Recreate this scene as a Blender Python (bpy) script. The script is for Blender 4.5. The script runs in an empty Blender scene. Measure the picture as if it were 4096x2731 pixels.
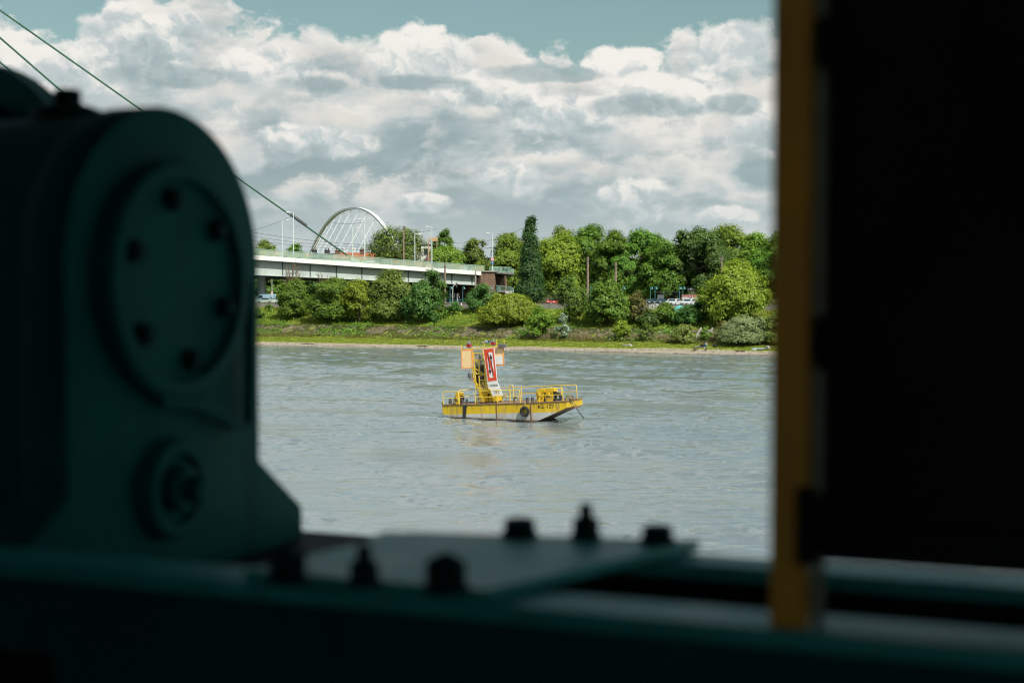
import bpy, bmesh, math, random
import numpy as np
from mathutils import Vector, Matrix
scene = bpy.context.scene
COL = scene.collection
PI = math.pi
R = math.radians
# ---------------------------------------------------------------- camera: 50 mm, eye 10 m above the river
EYE = Vector((0, 0, 10.0)); PITCH = math.atan((1365.5 - 1158) / 5689.0); FPX = 4096 * 50 / 36
cam_d = bpy.data.cameras.new('camera'); cam = bpy.data.objects.new('camera', cam_d); COL.objects.link(cam)
cam.location = EYE; cam.rotation_euler = (PI/2 - PITCH, 0, 0)
cam_d.lens = 50; cam_d.sensor_width = 36; cam_d.clip_start = .05; cam_d.clip_end = 20000
cam_d.dof.use_dof = True; cam_d.dof.focus_distance = 115; cam_d.dof.aperture_fstop = 2.25; cam_d.dof.aperture_blades = 9
scene.camera = cam
scene.view_settings.view_transform = 'Standard'; scene.view_settings.look = 'None'
scene.view_settings.exposure = 0; scene.view_settings.gamma = 1
def ray(sx, sy):
    """direction (with y = 1) of the sight line through a point measured on the photograph (4096 wide)"""
    a = (sx - 2048) / FPX; b = (1365.5 - sy) / FPX
    fy = math.cos(PITCH) + b*math.sin(PITCH); fz = -math.sin(PITCH) + b*math.cos(PITCH)
    return Vector((a/fy, 1.0, fz/fy))
def at(sx, sy, Y): return EYE + ray(sx, sy) * Y
def at_z(sx, sy, z):
    r = ray(sx, sy); return EYE + r * ((z - EYE.z) / r.z)
# ---------------------------------------------------------------- small helpers
def tag(o, label=None, cat=None, group=None, kind=None):
    if label: o['label'] = label
    if cat: o['category'] = cat
    if group: o['group'] = group
    if kind: o['kind'] = kind
    return o
def empty(name, loc=(0, 0, 0), rz=0.0):
    o = bpy.data.objects.new(name, None); COL.objects.link(o)
    o.location = loc; o.rotation_euler = (0, 0, rz); o.empty_display_size = .2
    return o
def thing(name, label, cat, loc=(0, 0, 0), rz=0.0, group=None):
    return tag(empty(name, loc, rz), label, cat, group)
def copy_tree(o, parent=None):
    c = o.copy(); COL.objects.link(c)
    if parent: c.parent = parent
    for ch in o.children: copy_tree(ch, c)
    return c
class MB:
    """collects boxes, bars, tubes and lathes and links them as ONE mesh object"""
    def __init__(s): s.v = []; s.f = []; s.mi = []; s.cur = 0
    def add(s, vs, fs):
        o = len(s.v); s.v += [tuple(p) for p in vs]; s.f += [tuple(i + o for i in f) for f in fs]; s.mi += [s.cur]*len(fs); return s
    def box(s, c, d, M=None):
        x, y, z = c; a, b, e = d[0]/2, d[1]/2, d[2]/2
        vs = [Vector((x+i*a, y+j*b, z+k*e)) for i, j, k in ((-1,-1,-1),(1,-1,-1),(1,1,-1),(-1,1,-1),(-1,-1,1),(1,-1,1),(1,1,1),(-1,1,1))]
        if M: vs = [M @ p for p in vs]
        return s.add(vs, [(0,3,2,1),(4,5,6,7),(0,1,5,4),(1,2,6,5),(2,3,7,6),(3,0,4,7)])
    def bar(s, p, q, w, h=None, up=(0, 0, 1)):
        p, q = Vector(p), Vector(q); h = h or w; d = (q-p).normalized(); u = Vector(up)
        if abs(d.dot(u)) > .98: u = Vector((0, 1, 0))
        r = d.cross(u).normalized(); u = r.cross(d)
        vs = [t + r*(i*w/2) + u*(j*h/2) for t in (p, q) for i, j in ((-1,-1),(1,-1),(1,1),(-1,1))]
        return s.add(vs, [(3,2,1,0),(4,5,6,7),(0,1,5,4),(1,2,6,5),(2,3,7,6),(3,0,4,7)])
    def tube(s, pts, r, n=8, caps=True):
        pts = [Vector(p) for p in pts]; rs = r if isinstance(r, (list, tuple)) else [r]*len(pts)
        u = None; rings = []
        for i, p in enumerate(pts):
            d = (pts[min(i+1, len(pts)-1)] - pts[max(i-1, 0)])
            d = d.normalized() if d.length > 1e-9 else Vector((0, 0, 1))
            if u is None:
                u = d.cross(Vector((0, 0, 1)) if abs(d.z) < .9 else Vector((1, 0, 0))).normalized()
            else:
                u = (u - d*u.dot(d)).normalized()
            w = d.cross(u)
            rings.append([p + (u*math.cos(2*PI*k/n) + w*math.sin(2*PI*k/n))*rs[i] for k in range(n)])
        vs = [p for rg in rings for p in rg]; fs = []
        for i in range(len(pts)-1):
            for k in range(n): fs.append((i*n+k, i*n+(k+1) % n, (i+1)*n+(k+1) % n, (i+1)*n+k))
        if caps: fs += [tuple(reversed(range(n))), tuple(range((len(pts)-1)*n, len(pts)*n))]
        return s.add(vs, fs)
    def lathe(s, prof, c=(0, 0, 0), n=16, M=None, ang0=0.0):
        vs = []; fs = []
        for r, z in prof:
            for k in range(n):
                a = 2*PI*k/n + ang0; vs.append(Vector((c[0]+r*math.cos(a), c[1]+r*math.sin(a), c[2]+z)))
        for i in range(len(prof)-1):
            for k in range(n): fs.append((i*n+k, i*n+(k+1) % n, (i+1)*n+(k+1) % n, (i+1)*n+k))
        fs += [tuple(reversed(range(n))), tuple(range((len(prof)-1)*n, len(prof)*n))]
        if M: vs = [M @ p for p in vs]
        return s.add(vs, fs)
    def prism(s, poly, d):
        """polygon (list of 3-D points) swept along vector d"""
        n = len(poly); P = [Vector(p) for p in poly]; d = Vector(d)
        fs = [tuple(reversed(range(n))), tuple(range(n, 2*n))] + [(i, (i+1) % n, n+(i+1) % n, n+i) for i in range(n)]
        return s.add(P + [p + d for p in P], fs)
    def build(s, name, mat, parent=None, smooth=False, bevel=0.0, fix=True):
        me = bpy.data.meshes.new(name); me.from_pydata(s.v, [], s.f)
        for m in (mat if isinstance(mat, (list, tuple)) else [mat]): me.materials.append(m)
        if any(s.mi): me.polygons.foreach_set('material_index', s.mi)
        if fix or bevel:
            bm = bmesh.new(); bm.from_mesh(me)
            if bevel: bmesh.ops.bevel(bm, geom=[e for e in bm.edges if len(e.link_faces) == 2 and e.calc_face_angle(0) > .5], offset=bevel, segments=2, affect='EDGES', profile=.5)
            bmesh.ops.recalc_face_normals(bm, faces=bm.faces); bm.to_mesh(me); bm.free()
        if smooth:
            me.polygons.foreach_set('use_smooth', [True]*len(me.polygons)); me.set_sharp_from_angle(angle=R(38))
        o = bpy.data.objects.new(name, me); COL.objects.link(o)
        if parent: o.parent = parent
        return o
def np_mesh(name, verts, faces, mat, parent=None, tone=None, smooth=False):
    """fast mesh from numpy arrays; faces (n,3) or (n,4); tone = one value per face"""
    me = bpy.data.meshes.new(name); nv, nf, k = len(verts), len(faces), faces.shape[1]
    me.vertices.add(nv); me.vertices.foreach_set('co', np.ascontiguousarray(verts, dtype=np.float32).ravel())
    me.loops.add(nf*k); me.loops.foreach_set('vertex_index', np.ascontiguousarray(faces, dtype=np.int32).ravel())
    me.polygons.add(nf); me.polygons.foreach_set('loop_start', np.arange(0, nf*k, k, dtype=np.int32))
    if smooth: me.polygons.foreach_set('use_smooth', np.ones(nf, dtype=bool))
    if tone is not None:
        at_ = me.attributes.new('tone', 'FLOAT', 'FACE'); at_.data.foreach_set('value', np.ascontiguousarray(tone, dtype=np.float32))
    me.update(); me.validate(); me.materials.append(mat)
    o = bpy.data.objects.new(name, me); COL.objects.link(o)
    if parent: o.parent = parent
    return o
def text_mesh(name, body, mat, parent, O, ux, uy, height, depth=.004, align='CENTER', bold=0.0, wide=1.0):
    """lettering as a flat mesh: O = centre of its base line, ux / uy = reading and upward direction"""
    c = bpy.data.curves.new(name, 'FONT'); c.body = body; c.align_x = align; c.size = 1.0; c.offset = bold; c.extrude = depth/2/height*.72
    t = bpy.data.objects.new(name, c); COL.objects.link(t)
    me = bpy.data.meshes.new_from_object(t.evaluated_get(bpy.context.evaluated_depsgraph_get()))
    bpy.data.objects.remove(t); bpy.data.curves.remove(c)
    ux, uy = Vector(ux).normalized(), Vector(uy).normalized(); k = height/.72; uz = ux.cross(uy)
    for v in me.vertices: p = v.co.copy(); v.co = Vector(O) + ux*(p.x*k*wide) + uy*(p.y*k) + uz*(p.z*k)
    me.materials.clear(); me.materials.append(mat)
    o = bpy.data.objects.new(name, me); COL.objects.link(o); o.parent = parent
    return o
# ---------------------------------------------------------------- materials
def new_mat(name):
    m = bpy.data.materials.new(name); m.use_nodes = True; nt = m.node_tree
    return m, nt, nt.nodes['Principled BSDF'], nt.links.new
def ramp(nt, fac, stops):
    r = nt.nodes.new('ShaderNodeValToRGB'); e = r.color_ramp.elements
    while len(e) < len(stops): e.new(.5)
    for k, (p, c) in enumerate(stops): e[k].position = p; e[k].color = (*c, 1) if len(c) == 3 else c
    nt.links.new(fac, r.inputs[0]); return r.outputs[0]
def nz(nt, vec, scale, detail=4, rough=.55, dim='3D'):
    n = nt.nodes.new('ShaderNodeTexNoise'); n.noise_dimensions = dim
    n.inputs['Scale'].default_value = scale; n.inputs['Detail'].default_value = detail; n.inputs['Roughness'].default_value = rough
    if vec is not None: nt.links.new(vec, n.inputs['Vector'])
    return n.outputs[0]
def mx(nt, f, a, b, mode='MIX'):
    n = nt.nodes.new('ShaderNodeMix'); n.data_type = 'RGBA'; n.blend_type = mode
    for s, v in ((n.inputs[0], f), (n.inputs[6], a), (n.inputs[7], b)):
        if hasattr(v, 'links'): nt.links.new(v, s)
        else: s.default_value = v if not isinstance(v, tuple) or len(v) == 4 else (*v, 1)
    return n.outputs[2]
def mm(nt, op, a, b=0.0, c=0.0, clamp=False):
    n = nt.nodes.new('ShaderNodeMath'); n.operation = op; n.use_clamp = clamp
    for s, v in zip(n.inputs, (a, b, c)):
        if hasattr(v, 'links'): nt.links.new(v, s)
        else: s.default_value = v
    return n.outputs[0]
def sstep(nt, x, lo, hi, a=0.0, b=1.0):
    n = nt.nodes.new('ShaderNodeMapRange'); n.interpolation_type = 'SMOOTHSTEP'
    for s, v in zip(n.inputs, (x, lo, hi, a, b)):
        if hasattr(v, 'links'): nt.links.new(v, s)
        else: s.default_value = v
    return n.outputs[0]
def bump(nt, h, strength, dist=.02, nrm=None):
    b = nt.nodes.new('ShaderNodeBump'); b.inputs['Strength'].default_value = strength; b.inputs['Distance'].default_value = dist
    nt.links.new(h, b.inputs['Height'])
    if nrm: nt.links.new(nrm, b.inputs['Normal'])
    return b.outputs[0]
def objco(nt):
    return nt.nodes.new('ShaderNodeTexCoord').outputs['Object']
def mapping(nt, vec, sc=(1, 1, 1), rz=0.0):
    m = nt.nodes.new('ShaderNodeMapping'); m.inputs['Scale'].default_value = sc; m.inputs['Rotation'].default_value = (0, 0, rz)
    nt.links.new(vec, m.inputs['Vector']); return m.outputs[0]
def paint(name, col, rough=.5, var=.12, scale=6.0, metal=0.0, dirt=None, dirt_amt=.35, spec=.5, tint=None, rgh=0.0):
    """paint / metal / plastic with uneven tone and a little dirt"""
    m, nt, b, L = new_mat(name); v = objco(nt)
    n1 = nz(nt, v, scale, 5)
    dark = tuple(c*(1-var*2) for c in col); light = tuple(min(1, c*(1+var)) for c in col)
    c = ramp(nt, n1, [(.3, dark), (.7, light)])
    if dirt:
        n2 = nz(nt, mapping(nt, v, (1, 1, .25)), scale*2.2, 6, .65)
        c = mx(nt, sstep(nt, n2, .52, .75, 0, dirt_amt), c, dirt)
    L(c, b.inputs['Base Color']); b.inputs['Metallic'].default_value = metal
    L(ramp(nt, n1, [(.2, (rough*.8,)*3), (.8, (min(1, rough*1.2),)*3)]), b.inputs['Roughness'])
    b.inputs['Specular IOR Level'].default_value = spec
    if tint: b.inputs['Specular Tint'].default_value = (*tint, 1)
    if rgh: L(bump(nt, nz(nt, v, scale*14, 5, .65), rgh, .004), b.inputs['Normal'])
    return m
def leaf_mat(name, dark, mid, light, trans=.20):
    m, nt, b, L = new_mat(name); nt.nodes.remove(b)
    a = nt.nodes.new('ShaderNodeAttribute'); a.attribute_name = 'tone'
    oi = nt.nodes.new('ShaderNodeObjectInfo')
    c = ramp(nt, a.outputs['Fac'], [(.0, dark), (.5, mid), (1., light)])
    hs = nt.nodes.new('ShaderNodeHueSaturation'); L(c, hs.inputs['Color'])
    L(mm(nt, 'MULTIPLY_ADD', oi.outputs['Random'], .03, .485), hs.inputs['Hue']); L(mm(nt, 'MULTIPLY_ADD', oi.outputs['Random'], .3, .85), hs.inputs['Value'])
    d = nt.nodes.new('ShaderNodeBsdfDiffuse'); t = nt.nodes.new('ShaderNodeBsdfTranslucent'); g = nt.nodes.new('ShaderNodeBsdfGlossy')
    L(hs.outputs[0], d.inputs[0]); L(mx(nt, 1.0, hs.outputs[0], (1.15, 1.1, .5, 1), 'MULTIPLY'), t.inputs[0]); g.inputs['Roughness'].default_value = .45
    g.inputs['Color'].default_value = (.6, .65, .6, 1)
    s1 = nt.nodes.new('ShaderNodeMixShader'); s1.inputs[0].default_value = trans; L(d.outputs[0], s1.inputs[1]); L(t.outputs[0], s1.inputs[2])
    s2 = nt.nodes.new('ShaderNodeMixShader'); s2.inputs[0].default_value = .035; L(s1.outputs[0], s2.inputs[1]); L(g.outputs[0], s2.inputs[2])
    L(s2.outputs[0], nt.nodes['Material Output'].inputs[0])
    return m
# ---------------------------------------------------------------- world: Nishita sky + procedural cumulus
SUN_EL, SUN_AZ = math.radians(48), math.radians(145)   # azimuth clockwise from +Y
def build_world():
    w = bpy.data.worlds.new("World"); scene.world = w; w.use_nodes = True
    nt = w.node_tree; nt.nodes.clear(); L = nt.links.new
    def nd(t, **k):
        n = nt.nodes.new(t)
        for a, b in k.items(): setattr(n, a, b)
        return n
    def plug(sock, v):
        if hasattr(v, 'is_linked') or hasattr(v, 'links'): L(v, sock)
        else: sock.default_value = v
    def mth(op, a, b=0.0, c=0.0, clamp=False):
        n = nd('ShaderNodeMath', operation=op, use_clamp=clamp)
        plug(n.inputs[0], a); plug(n.inputs[1], b)
        if op in ('MULTIPLY_ADD', 'WRAP', 'COMPARE', 'SMOOTH_MIN', 'SMOOTH_MAX'): plug(n.inputs[2], c)
        return n.outputs[0]
    def ss(x, lo, hi, a=0.0, b=1.0):
        n = nd('ShaderNodeMapRange', interpolation_type='SMOOTHSTEP')
        plug(n.inputs[0], x); plug(n.inputs[1], lo); plug(n.inputs[2], hi); plug(n.inputs[3], a); plug(n.inputs[4], b)
        return n.outputs[0]
    def comb(x, y, z):
        n = nd('ShaderNodeCombineXYZ'); plug(n.inputs[0], x); plug(n.inputs[1], y); plug(n.inputs[2], z); return n.outputs[0]
    def noise(vec, scale, detail, rough=.55, dim='2D', out=0):
        n = nd('ShaderNodeTexNoise', noise_dimensions=dim)
        plug(n.inputs['Vector'], vec); n.inputs['Scale'].default_value = scale; n.inputs['Detail'].default_value = detail
        n.inputs['Roughness'].default_value = rough; n.inputs['Lacunarity'].default_value = 2.1
        return n.outputs[out]
    def voro(vec, scale, detail, rough=.5):
        n = nd('ShaderNodeTexVoronoi', feature='F1', voronoi_dimensions='2D', normalize=True)
        plug(n.inputs['Vector'], vec); n.inputs['Scale'].default_value = scale; n.inputs['Detail'].default_value = detail
        n.inputs['Roughness'].default_value = rough; n.inputs['Lacunarity'].default_value = 2.2
        return n.outputs['Distance']
    def mixc(f, a, b):
        n = nd('ShaderNodeMix', data_type='RGBA'); plug(n.inputs[0], f); plug(n.inputs[6], a); plug(n.inputs[7], b); return n.outputs[2]
    tc = nd('ShaderNodeTexCoord'); sp = nd('ShaderNodeSeparateXYZ'); L(tc.outputs['Generated'], sp.inputs[0])
    x, y, z = sp.outputs
    u = mth('ARCTAN2', x, y); v = mth('ARCSINE', z)
    sky = nd('ShaderNodeTexSky', sky_type='NISHITA', sun_disc=False, sun_elevation=SUN_EL, sun_rotation=SUN_AZ,
             altitude=50, air_density=1.0, dust_density=2.0, ozone_density=1.0)
    tint = nd('ShaderNodeMix', data_type='RGBA', blend_type='MULTIPLY'); tint.inputs[0].default_value = 1
    L(sky.outputs[0], tint.inputs[6]); tint.inputs[7].default_value = (1.02, 1.12, .86, 1)
    bg_sky = nd('ShaderNodeBackground'); L(tint.outputs[2], bg_sky.inputs[0]); bg_sky.inputs[1].default_value = 0.1
    # ---- cumulus banks, far to near.  Each bank: crest height, puff scale, brightness
    WHITE = (.90, .87, .82, 1); CREAM = (.76, .73, .685, 1); GREY = (.385, .47, .485, 1); DARK = (.255, .35, .37, 1)
    HAZE = (.535, .605, .612, 1)
    col = None; alpha = None
    #        crest  slope  amp   wob   puff  off    thick  dark
    banks = [(.160, -.085, .040, .034,  15., 0.0,  .070, .25),
             (.122, -.040, .060, .040,  19., 7.3,  .045, .70),
             (.082,  .010, .055, .032,  25., 13.1, .036, .50),
             (.044,  .000, .040, .024,  34., 23.7, .026, .30)]
    for i, (crest, slope, amp, wob, puff, off, thick, dark) in enumerate(banks):
        big = noise(comb(mth('ADD', u, off), mth('MULTIPLY', v, .6), 0.0), 7.0 + i*2, 2, .5)           # where the bank heaps up
        crest_h = mth('MULTIPLY_ADD', mth('SUBTRACT', big, .5), amp*2.0, mth('MULTIPLY_ADD', u, slope, crest))
        pv0 = comb(mth('ADD', u, off), mth('MULTIPLY', v, 1.45), 0.0)
        wcol = noise(pv0, puff*1.6, 4, .58, out=1)
        def field(du, dv):
            wv = nd('ShaderNodeVectorMath', operation='MULTIPLY_ADD'); L(wcol, wv.inputs[0])
            wv.inputs[1].default_value = (.9/puff, .9/puff, 0)
            plug(wv.inputs[2], comb(mth('ADD', u, off + du), mth('MULTIPLY_ADD', v, 1.45, dv*1.45), 0.0))
            bil = voro(wv.outputs[0], puff, 2.4, .46)
            f = mth('SUBTRACT', crest_h, mth('ADD', v, dv))
            return mth('MULTIPLY_ADD', mth('SUBTRACT', .42, bil), wob*2.2, f)
        f0 = field(0.0, 0.0); f1 = field(.0045, .0075)
        mask = ss(f0, 0.0, .011 + .006*i)
        emb = mth('MULTIPLY', mth('SUBTRACT', mth('SUBTRACT', f0, f1), .0075), 26.0)         # > 0 where the puff faces the sun
        body = ss(f0, 0.0, thick*1.6)                                                        # 0 crest .. 1 base
        lit = mth('ADD', mth('MULTIPLY_ADD', emb, .40, .86), mth('MULTIPLY', body, -.80))
        patch = noise(comb(mth('ADD', u, off*2 + 4.4), mth('MULTIPLY', v, 2.7), 0.0), 13.0, 4, .5)
        lit = mth('MULTIPLY_ADD', mth('SUBTRACT', patch, .5), 1.25, lit)
        lit = mth('ADD', lit, -.02, clamp=True)
        c = mixc(ss(lit, 0.0, .55), mixc(dark, GREY, DARK), mixc(ss(patch, .4, .6), GREY, HAZE))
        c = mixc(ss(lit, .30, .95), c, mixc(ss(f0, .0, .03), WHITE, CREAM))
        if col is None: col, alpha = c, mask
        else:
            soft = mth('MULTIPLY', mask, ss(patch, .25, .62, .35, .98))
            col = mixc(soft, col, c); alpha = mth('MAXIMUM', alpha, mask)
    # single cumuli and loose grey fragments in front of the banks: (azimuth, elevation, half width, half height)
    sw = noise(comb(mth('ADD', u, 3.1), mth('MULTIPLY', v, 1.3), 0.0), 34.0, 4, .56, out=1)
    def puffs(du, dv):
        wv = nd('ShaderNodeVectorMath', operation='MULTIPLY_ADD'); L(sw, wv.inputs[0]); wv.inputs[1].default_value = (.034, .034, 0)
        plug(wv.inputs[2], comb(mth('ADD', u, 3.1 + du), mth('MULTIPLY_ADD', v, 1.3, dv*1.3), 0.0)); return voro(wv.outputs[0], 24.0, 2.3, .48)
    p0, p1 = puffs(0, 0), puffs(.004, .0065)
    pe = mth('MULTIPLY', mth('SUBTRACT', p1, p0), 2.3)
    wob2 = mth('MULTIPLY', mth('SUBTRACT', .42, p0), 1.5)
    sx_ = nd('ShaderNodeSeparateColor'); L(sw, sx_.inputs[0]); jit_ = mth('MULTIPLY', mth('SUBTRACT', sx_.outputs[2], .5), 1.3)
    CUM = [(-.253, .163, .052, .031, .05), (-.068, .158, .045, .026, .30), (.079, .158, .030, .013, .45), (.155, .162, .040, .026, .10), (.108, .134, .060, .017, .35),
           (-.17, .150, .040, .018, .30), (.035, .122, .055, .016, .22), (-.015, .138, .045, .014, .25), (.087, .061, .032, .018, .25), (-.006, .078, .034, .013, .18), (-.060, .060, .022, .008, .22), (.151, .050, .024, .009, .20),
           (.19, .11, .05, .02, .2), (-.14, .10, .05, .014, .12), (-.34, .14, .08, .04, .2), (.30, .15, .08, .04, .3), (.24, .07, .05, .02, .2)]
    DRK = [(.012, .150, .034, .008), (.085, .127, .034, .010), (.154, .127, .019, .009), (-.140, .141, .028, .007), (-.235, .143, .05, .009), (-.066, .143, .040, .006), (.040, .148, .022, .006)]
    for (cu, cv, ca, cb, br) in CUM:
        a_ = mth('MULTIPLY', mth('SUBTRACT', u, cu), 1/ca); b_ = mth('MULTIPLY', mth('SUBTRACT', v, cv), 1/cb)
        r2 = mth('MULTIPLY_ADD', a_, a_, mth('MULTIPLY', b_, b_)); f = mth('ADD', mth('SUBTRACT', 1.0, r2), mth('ADD', wob2, jit_))
        lit = mth('ADD', mth('MULTIPLY_ADD', b_, .34, .36 + br), pe, clamp=True)
        c = mixc(ss(lit, .0, .5), GREY, HAZE); c = mixc(ss(lit, .38, .95), c, WHITE)
        col = mixc(ss(f, .15, .75, 0, .92), col, c); alpha = mth('MAXIMUM', alpha, ss(f, .2, .65))
    for (cu, cv, ca, cb) in DRK:
        a_ = mth('MULTIPLY', mth('SUBTRACT', u, cu), 1/ca); b_ = mth('MULTIPLY', mth('SUBTRACT', v, cv), 1/cb)
        r2 = mth('MULTIPLY_ADD', a_, a_, mth('MULTIPLY', b_, b_)); f = mth('ADD', mth('SUBTRACT', 1.0, r2), mth('ADD', wob2, jit_))
        col = mixc(ss(f, .1, .95, 0, .85), col, mixc(ss(pe, -.2, .3), (.33, .42, .435, 1), (.43, .51, .52, 1)))
    # haze towards the horizon
    col = mixc(ss(v, .0, .095, .80, 0.0), col, HAZE)
    # all round and overhead: plain scattered cloud; the detailed banks stand over the far shore only, and are
    # evaluated only for directions that look there (a mix shader skips a branch whose weight is 0)
    over = ss(noise(comb(x, y, 0.0), 3.0, 3, .55), .42, .62)
    low = ss(v, .10, .32, 1.0, 0.0)
    a_far = mth('ADD', mth('MULTIPLY', over, .75), mth('MULTIPLY', low, .5), clamp=True)
    bg_o = nd('ShaderNodeBackground'); bg_o.inputs[0].default_value = (.54, .59, .60, 1)
    ms0 = nd('ShaderNodeMixShader'); L(a_far, ms0.inputs[0]); L(bg_sky.outputs[0], ms0.inputs[1]); L(bg_o.outputs[0], ms0.inputs[2])
    bg_c = nd('ShaderNodeBackground'); L(col, bg_c.inputs[0]); bg_c.inputs[1].default_value = 1.0
    ms = nd('ShaderNodeMixShader'); L(alpha, ms.inputs[0]); L(bg_sky.outputs[0], ms.inputs[1]); L(bg_c.outputs[0], ms.inputs[2])
    here = mth('MULTIPLY', ss(mth('ABSOLUTE', u), .55, .75, 1.0, 0.0), mth('MULTIPLY', ss(v, .25, .34, 1.0, 0.0), ss(v, -.08, -.05)))
    fin = nd('ShaderNodeMixShader'); L(here, fin.inputs[0]); L(ms0.outputs[0], fin.inputs[1]); L(ms.outputs[0], fin.inputs[2])
    out = nd('ShaderNodeOutputWorld'); L(fin.outputs[0], out.inputs[0])
    w.cycles.sampling_method = 'MANUAL'; w.cycles.sample_map_resolution = 256
# ---------------------------------------------------------------- the river, its far bank and the flat land behind
# shore frame: s runs along the bank, q inland (0 = water's edge); the bank lies oblique to the view
SV = Vector((.899, -.439, 0)); QV = Vector((.439, .899, 0)); Q0, S0 = 212.0, -103.2
def sq(x, y): return x*SV.x + y*SV.y - S0, x*QV.x + y*QV.y - Q0
def xy(s, q): p = SV*(s + S0) + QV*(q + Q0); return p.x, p.y
ANG = math.atan2(SV.y, SV.x)
QK = [-400, -8, -3, 0, 2.2, 11.3, 15.1, 28.4, 28.9, 29.0, 5000]
ZK = [-4, -2.5, -.7, 0, .35, 1.45, 3.15, 6.3, 6.35, 7.0, 7.0]
def shore_shift(s): return .7*np.sin(s/9.0) + .5*np.sin(s/4.1 + 1) + .3*np.sin(s/1.7) + 2.2*np.clip((s-12)/16, 0, 1) - 1.0*np.clip((-s-10)/20, 0, 1)
def ground_z(s, q):
    q2 = q + shore_shift(s)*np.clip(1 - np.abs(q-1)/9, 0, 1)
    return np.interp(q2, QK, ZK)
def gz(x, y): s, q = sq(x, y); return float(ground_z(s, q))
def ray_q(sx, q, sy=1158):
    r = ray(sx, sy); Y = (Q0 + q)/(r.x*QV.x + QV.y); return r.x*Y, Y
# ---- materials
def ground_material():
    m, nt, b, L = new_mat('riverbank ground'); g = nt.nodes.new('ShaderNodeNewGeometry'); P = g.outputs['Position']
    dt = nt.nodes.new('ShaderNodeVectorMath'); dt.operation = 'DOT_PRODUCT'; L(P, dt.inputs[0]); dt.inputs[1].default_value = QV
    q = mm(nt, 'SUBTRACT', dt.outputs['Value'], Q0)
    sp = nt.nodes.new('ShaderNodeSeparateXYZ'); L(P, sp.inputs[0])
    n1 = nz(nt, P, .25, 5, .6); n2 = nz(nt, P, 1.7, 5, .65); n3 = nz(nt, P, 7.0, 3, .6)
    grass = ramp(nt, n2, [(.28, (.12, .185, .02)), (.5, (.235, .30, .036)), (.72, (.32, .35, .06))])
    grass = mx(nt, sstep(nt, n1, .50, .68, 0, .6), grass, (.19, .17, .055))
    grass = mx(nt, sstep(nt, nz(nt, P, .6, 4), .58, .68, 0, .55), grass, (.03, .07, .012))
    gravel = ramp(nt, n3, [(.3, (.25, .21, .15)), (.5, (.43, .375, .29)), (.7, (.56, .51, .42))])
    gravel = mx(nt, sstep(nt, n2, .5, .7, 0, .5), gravel, (.22, .18, .12))
    zz = mm(nt, 'ADD', sp.outputs[2], mm(nt, 'MULTIPLY', mm(nt, 'SUBTRACT', n2, .5), .55))
    wet = mx(nt, sstep(nt, zz, -.02, .10), (.07, .06, .045), gravel)
    c = mx(nt, sstep(nt, zz, .30, .46), wet, grass)
    earth = mx(nt, sstep(nt, n1, .35, .6), (.10, .08, .05), (.06, .085, .02))
    c = mx(nt, sstep(nt, q, 28.5, 29.2), c, mx(nt, sstep(nt, q, 30, 31), (.19, .18, .165), earth))
    L(c, b.inputs['Base Color']); b.inputs['Roughness'].default_value = .95; b.inputs['Specular IOR Level'].default_value = .1
    L(bump(nt, mm(nt, 'ADD', n2, mm(nt, 'MULTIPLY', n3, .5)), 1.0, .35), b.inputs['Normal'])
    return m
def water_material():
    m, nt, b, L = new_mat('river water'); g = nt.nodes.new('ShaderNodeNewGeometry'); P = g.outputs['Position']
    w = mapping(nt, P, (1, 1, 1), -ANG)                       # x along the current
    chop = nz(nt, mapping(nt, w, (.8, 1.0, 1)), 2.2, 4, .62); rip = nz(nt, mapping(nt, w, (.8, 1.0, 1)), 8.0, 2, .6)
    calm = sstep(nt, nz(nt, mapping(nt, w, (.35, 1.0, 1)), .11, 4, .6), .36, .66, .35, 1.3)   # boils and ruffled patches
    h = mm(nt, 'MULTIPLY', mm(nt, 'MULTIPLY_ADD', rip, .22, chop), calm)
    bm = nt.nodes.new('ShaderNodeBump'); bm.inputs['Strength'].default_value = 1.0; bm.inputs['Distance'].default_value = WBUMP
    L(h, bm.inputs['Height']); L(bm.outputs[0], b.inputs['Normal'])
    silt = ramp(nt, nz(nt, w, .05, 4), [(.35, (.185, .235, .25)), (.65, (.225, .25, .25))])
    L(silt, b.inputs['Base Color']); b.inputs['Roughness'].default_value = .05; b.inputs['IOR'].default_value = WIOR
    return m
WBUMP, WIOR, WSLOPE = .04, 4.8, .155
M_GROUND = ground_material(); M_WATER = water_material()
def grid_mesh(name, S, Q, zf, mat, smooth=True):
    SS, QQ = np.meshgrid(S, Q, indexing='ij'); Z = zf(SS, QQ)
    X = SV.x*(SS+S0) + QV.x*(QQ+Q0); Y = SV.y*(SS+S0) + QV.y*(QQ+Q0)
    V = np.stack([X, Y, Z], -1).reshape(-1, 3); ns, nq = SS.shape
    i = (np.arange(ns-1)[:, None]*nq + np.arange(nq-1)[None, :]).ravel()
    F = np.stack([i, i+nq, i+nq+1, i+1], -1)
    return np_mesh(name, V, F, mat, smooth=smooth)
rng = np.random.default_rng(7)
def lump(s, q): return .10*np.sin(s*1.3+q*.7)*np.sin(q*1.9-s*.4) + .07*np.sin(s*2.9-q*1.1+2) + .05*np.sin(s*.6+q*3.1)
S_AX = np.concatenate([np.linspace(-5000, -260, 14), np.linspace(-240, -92, 38), np.arange(-90, 75, .75), np.linspace(78, 240, 40), np.linspace(260, 5000, 14)])
Q_AX = np.concatenate([[-30, -12, -6], np.arange(-4, 30, .5), [28.75, 28.9, 29.0, 29.4], np.linspace(34, 110, 16), [160, 300, 600, 1200, 2500, 6000]]); Q_AX = np.unique(Q_AX)
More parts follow.
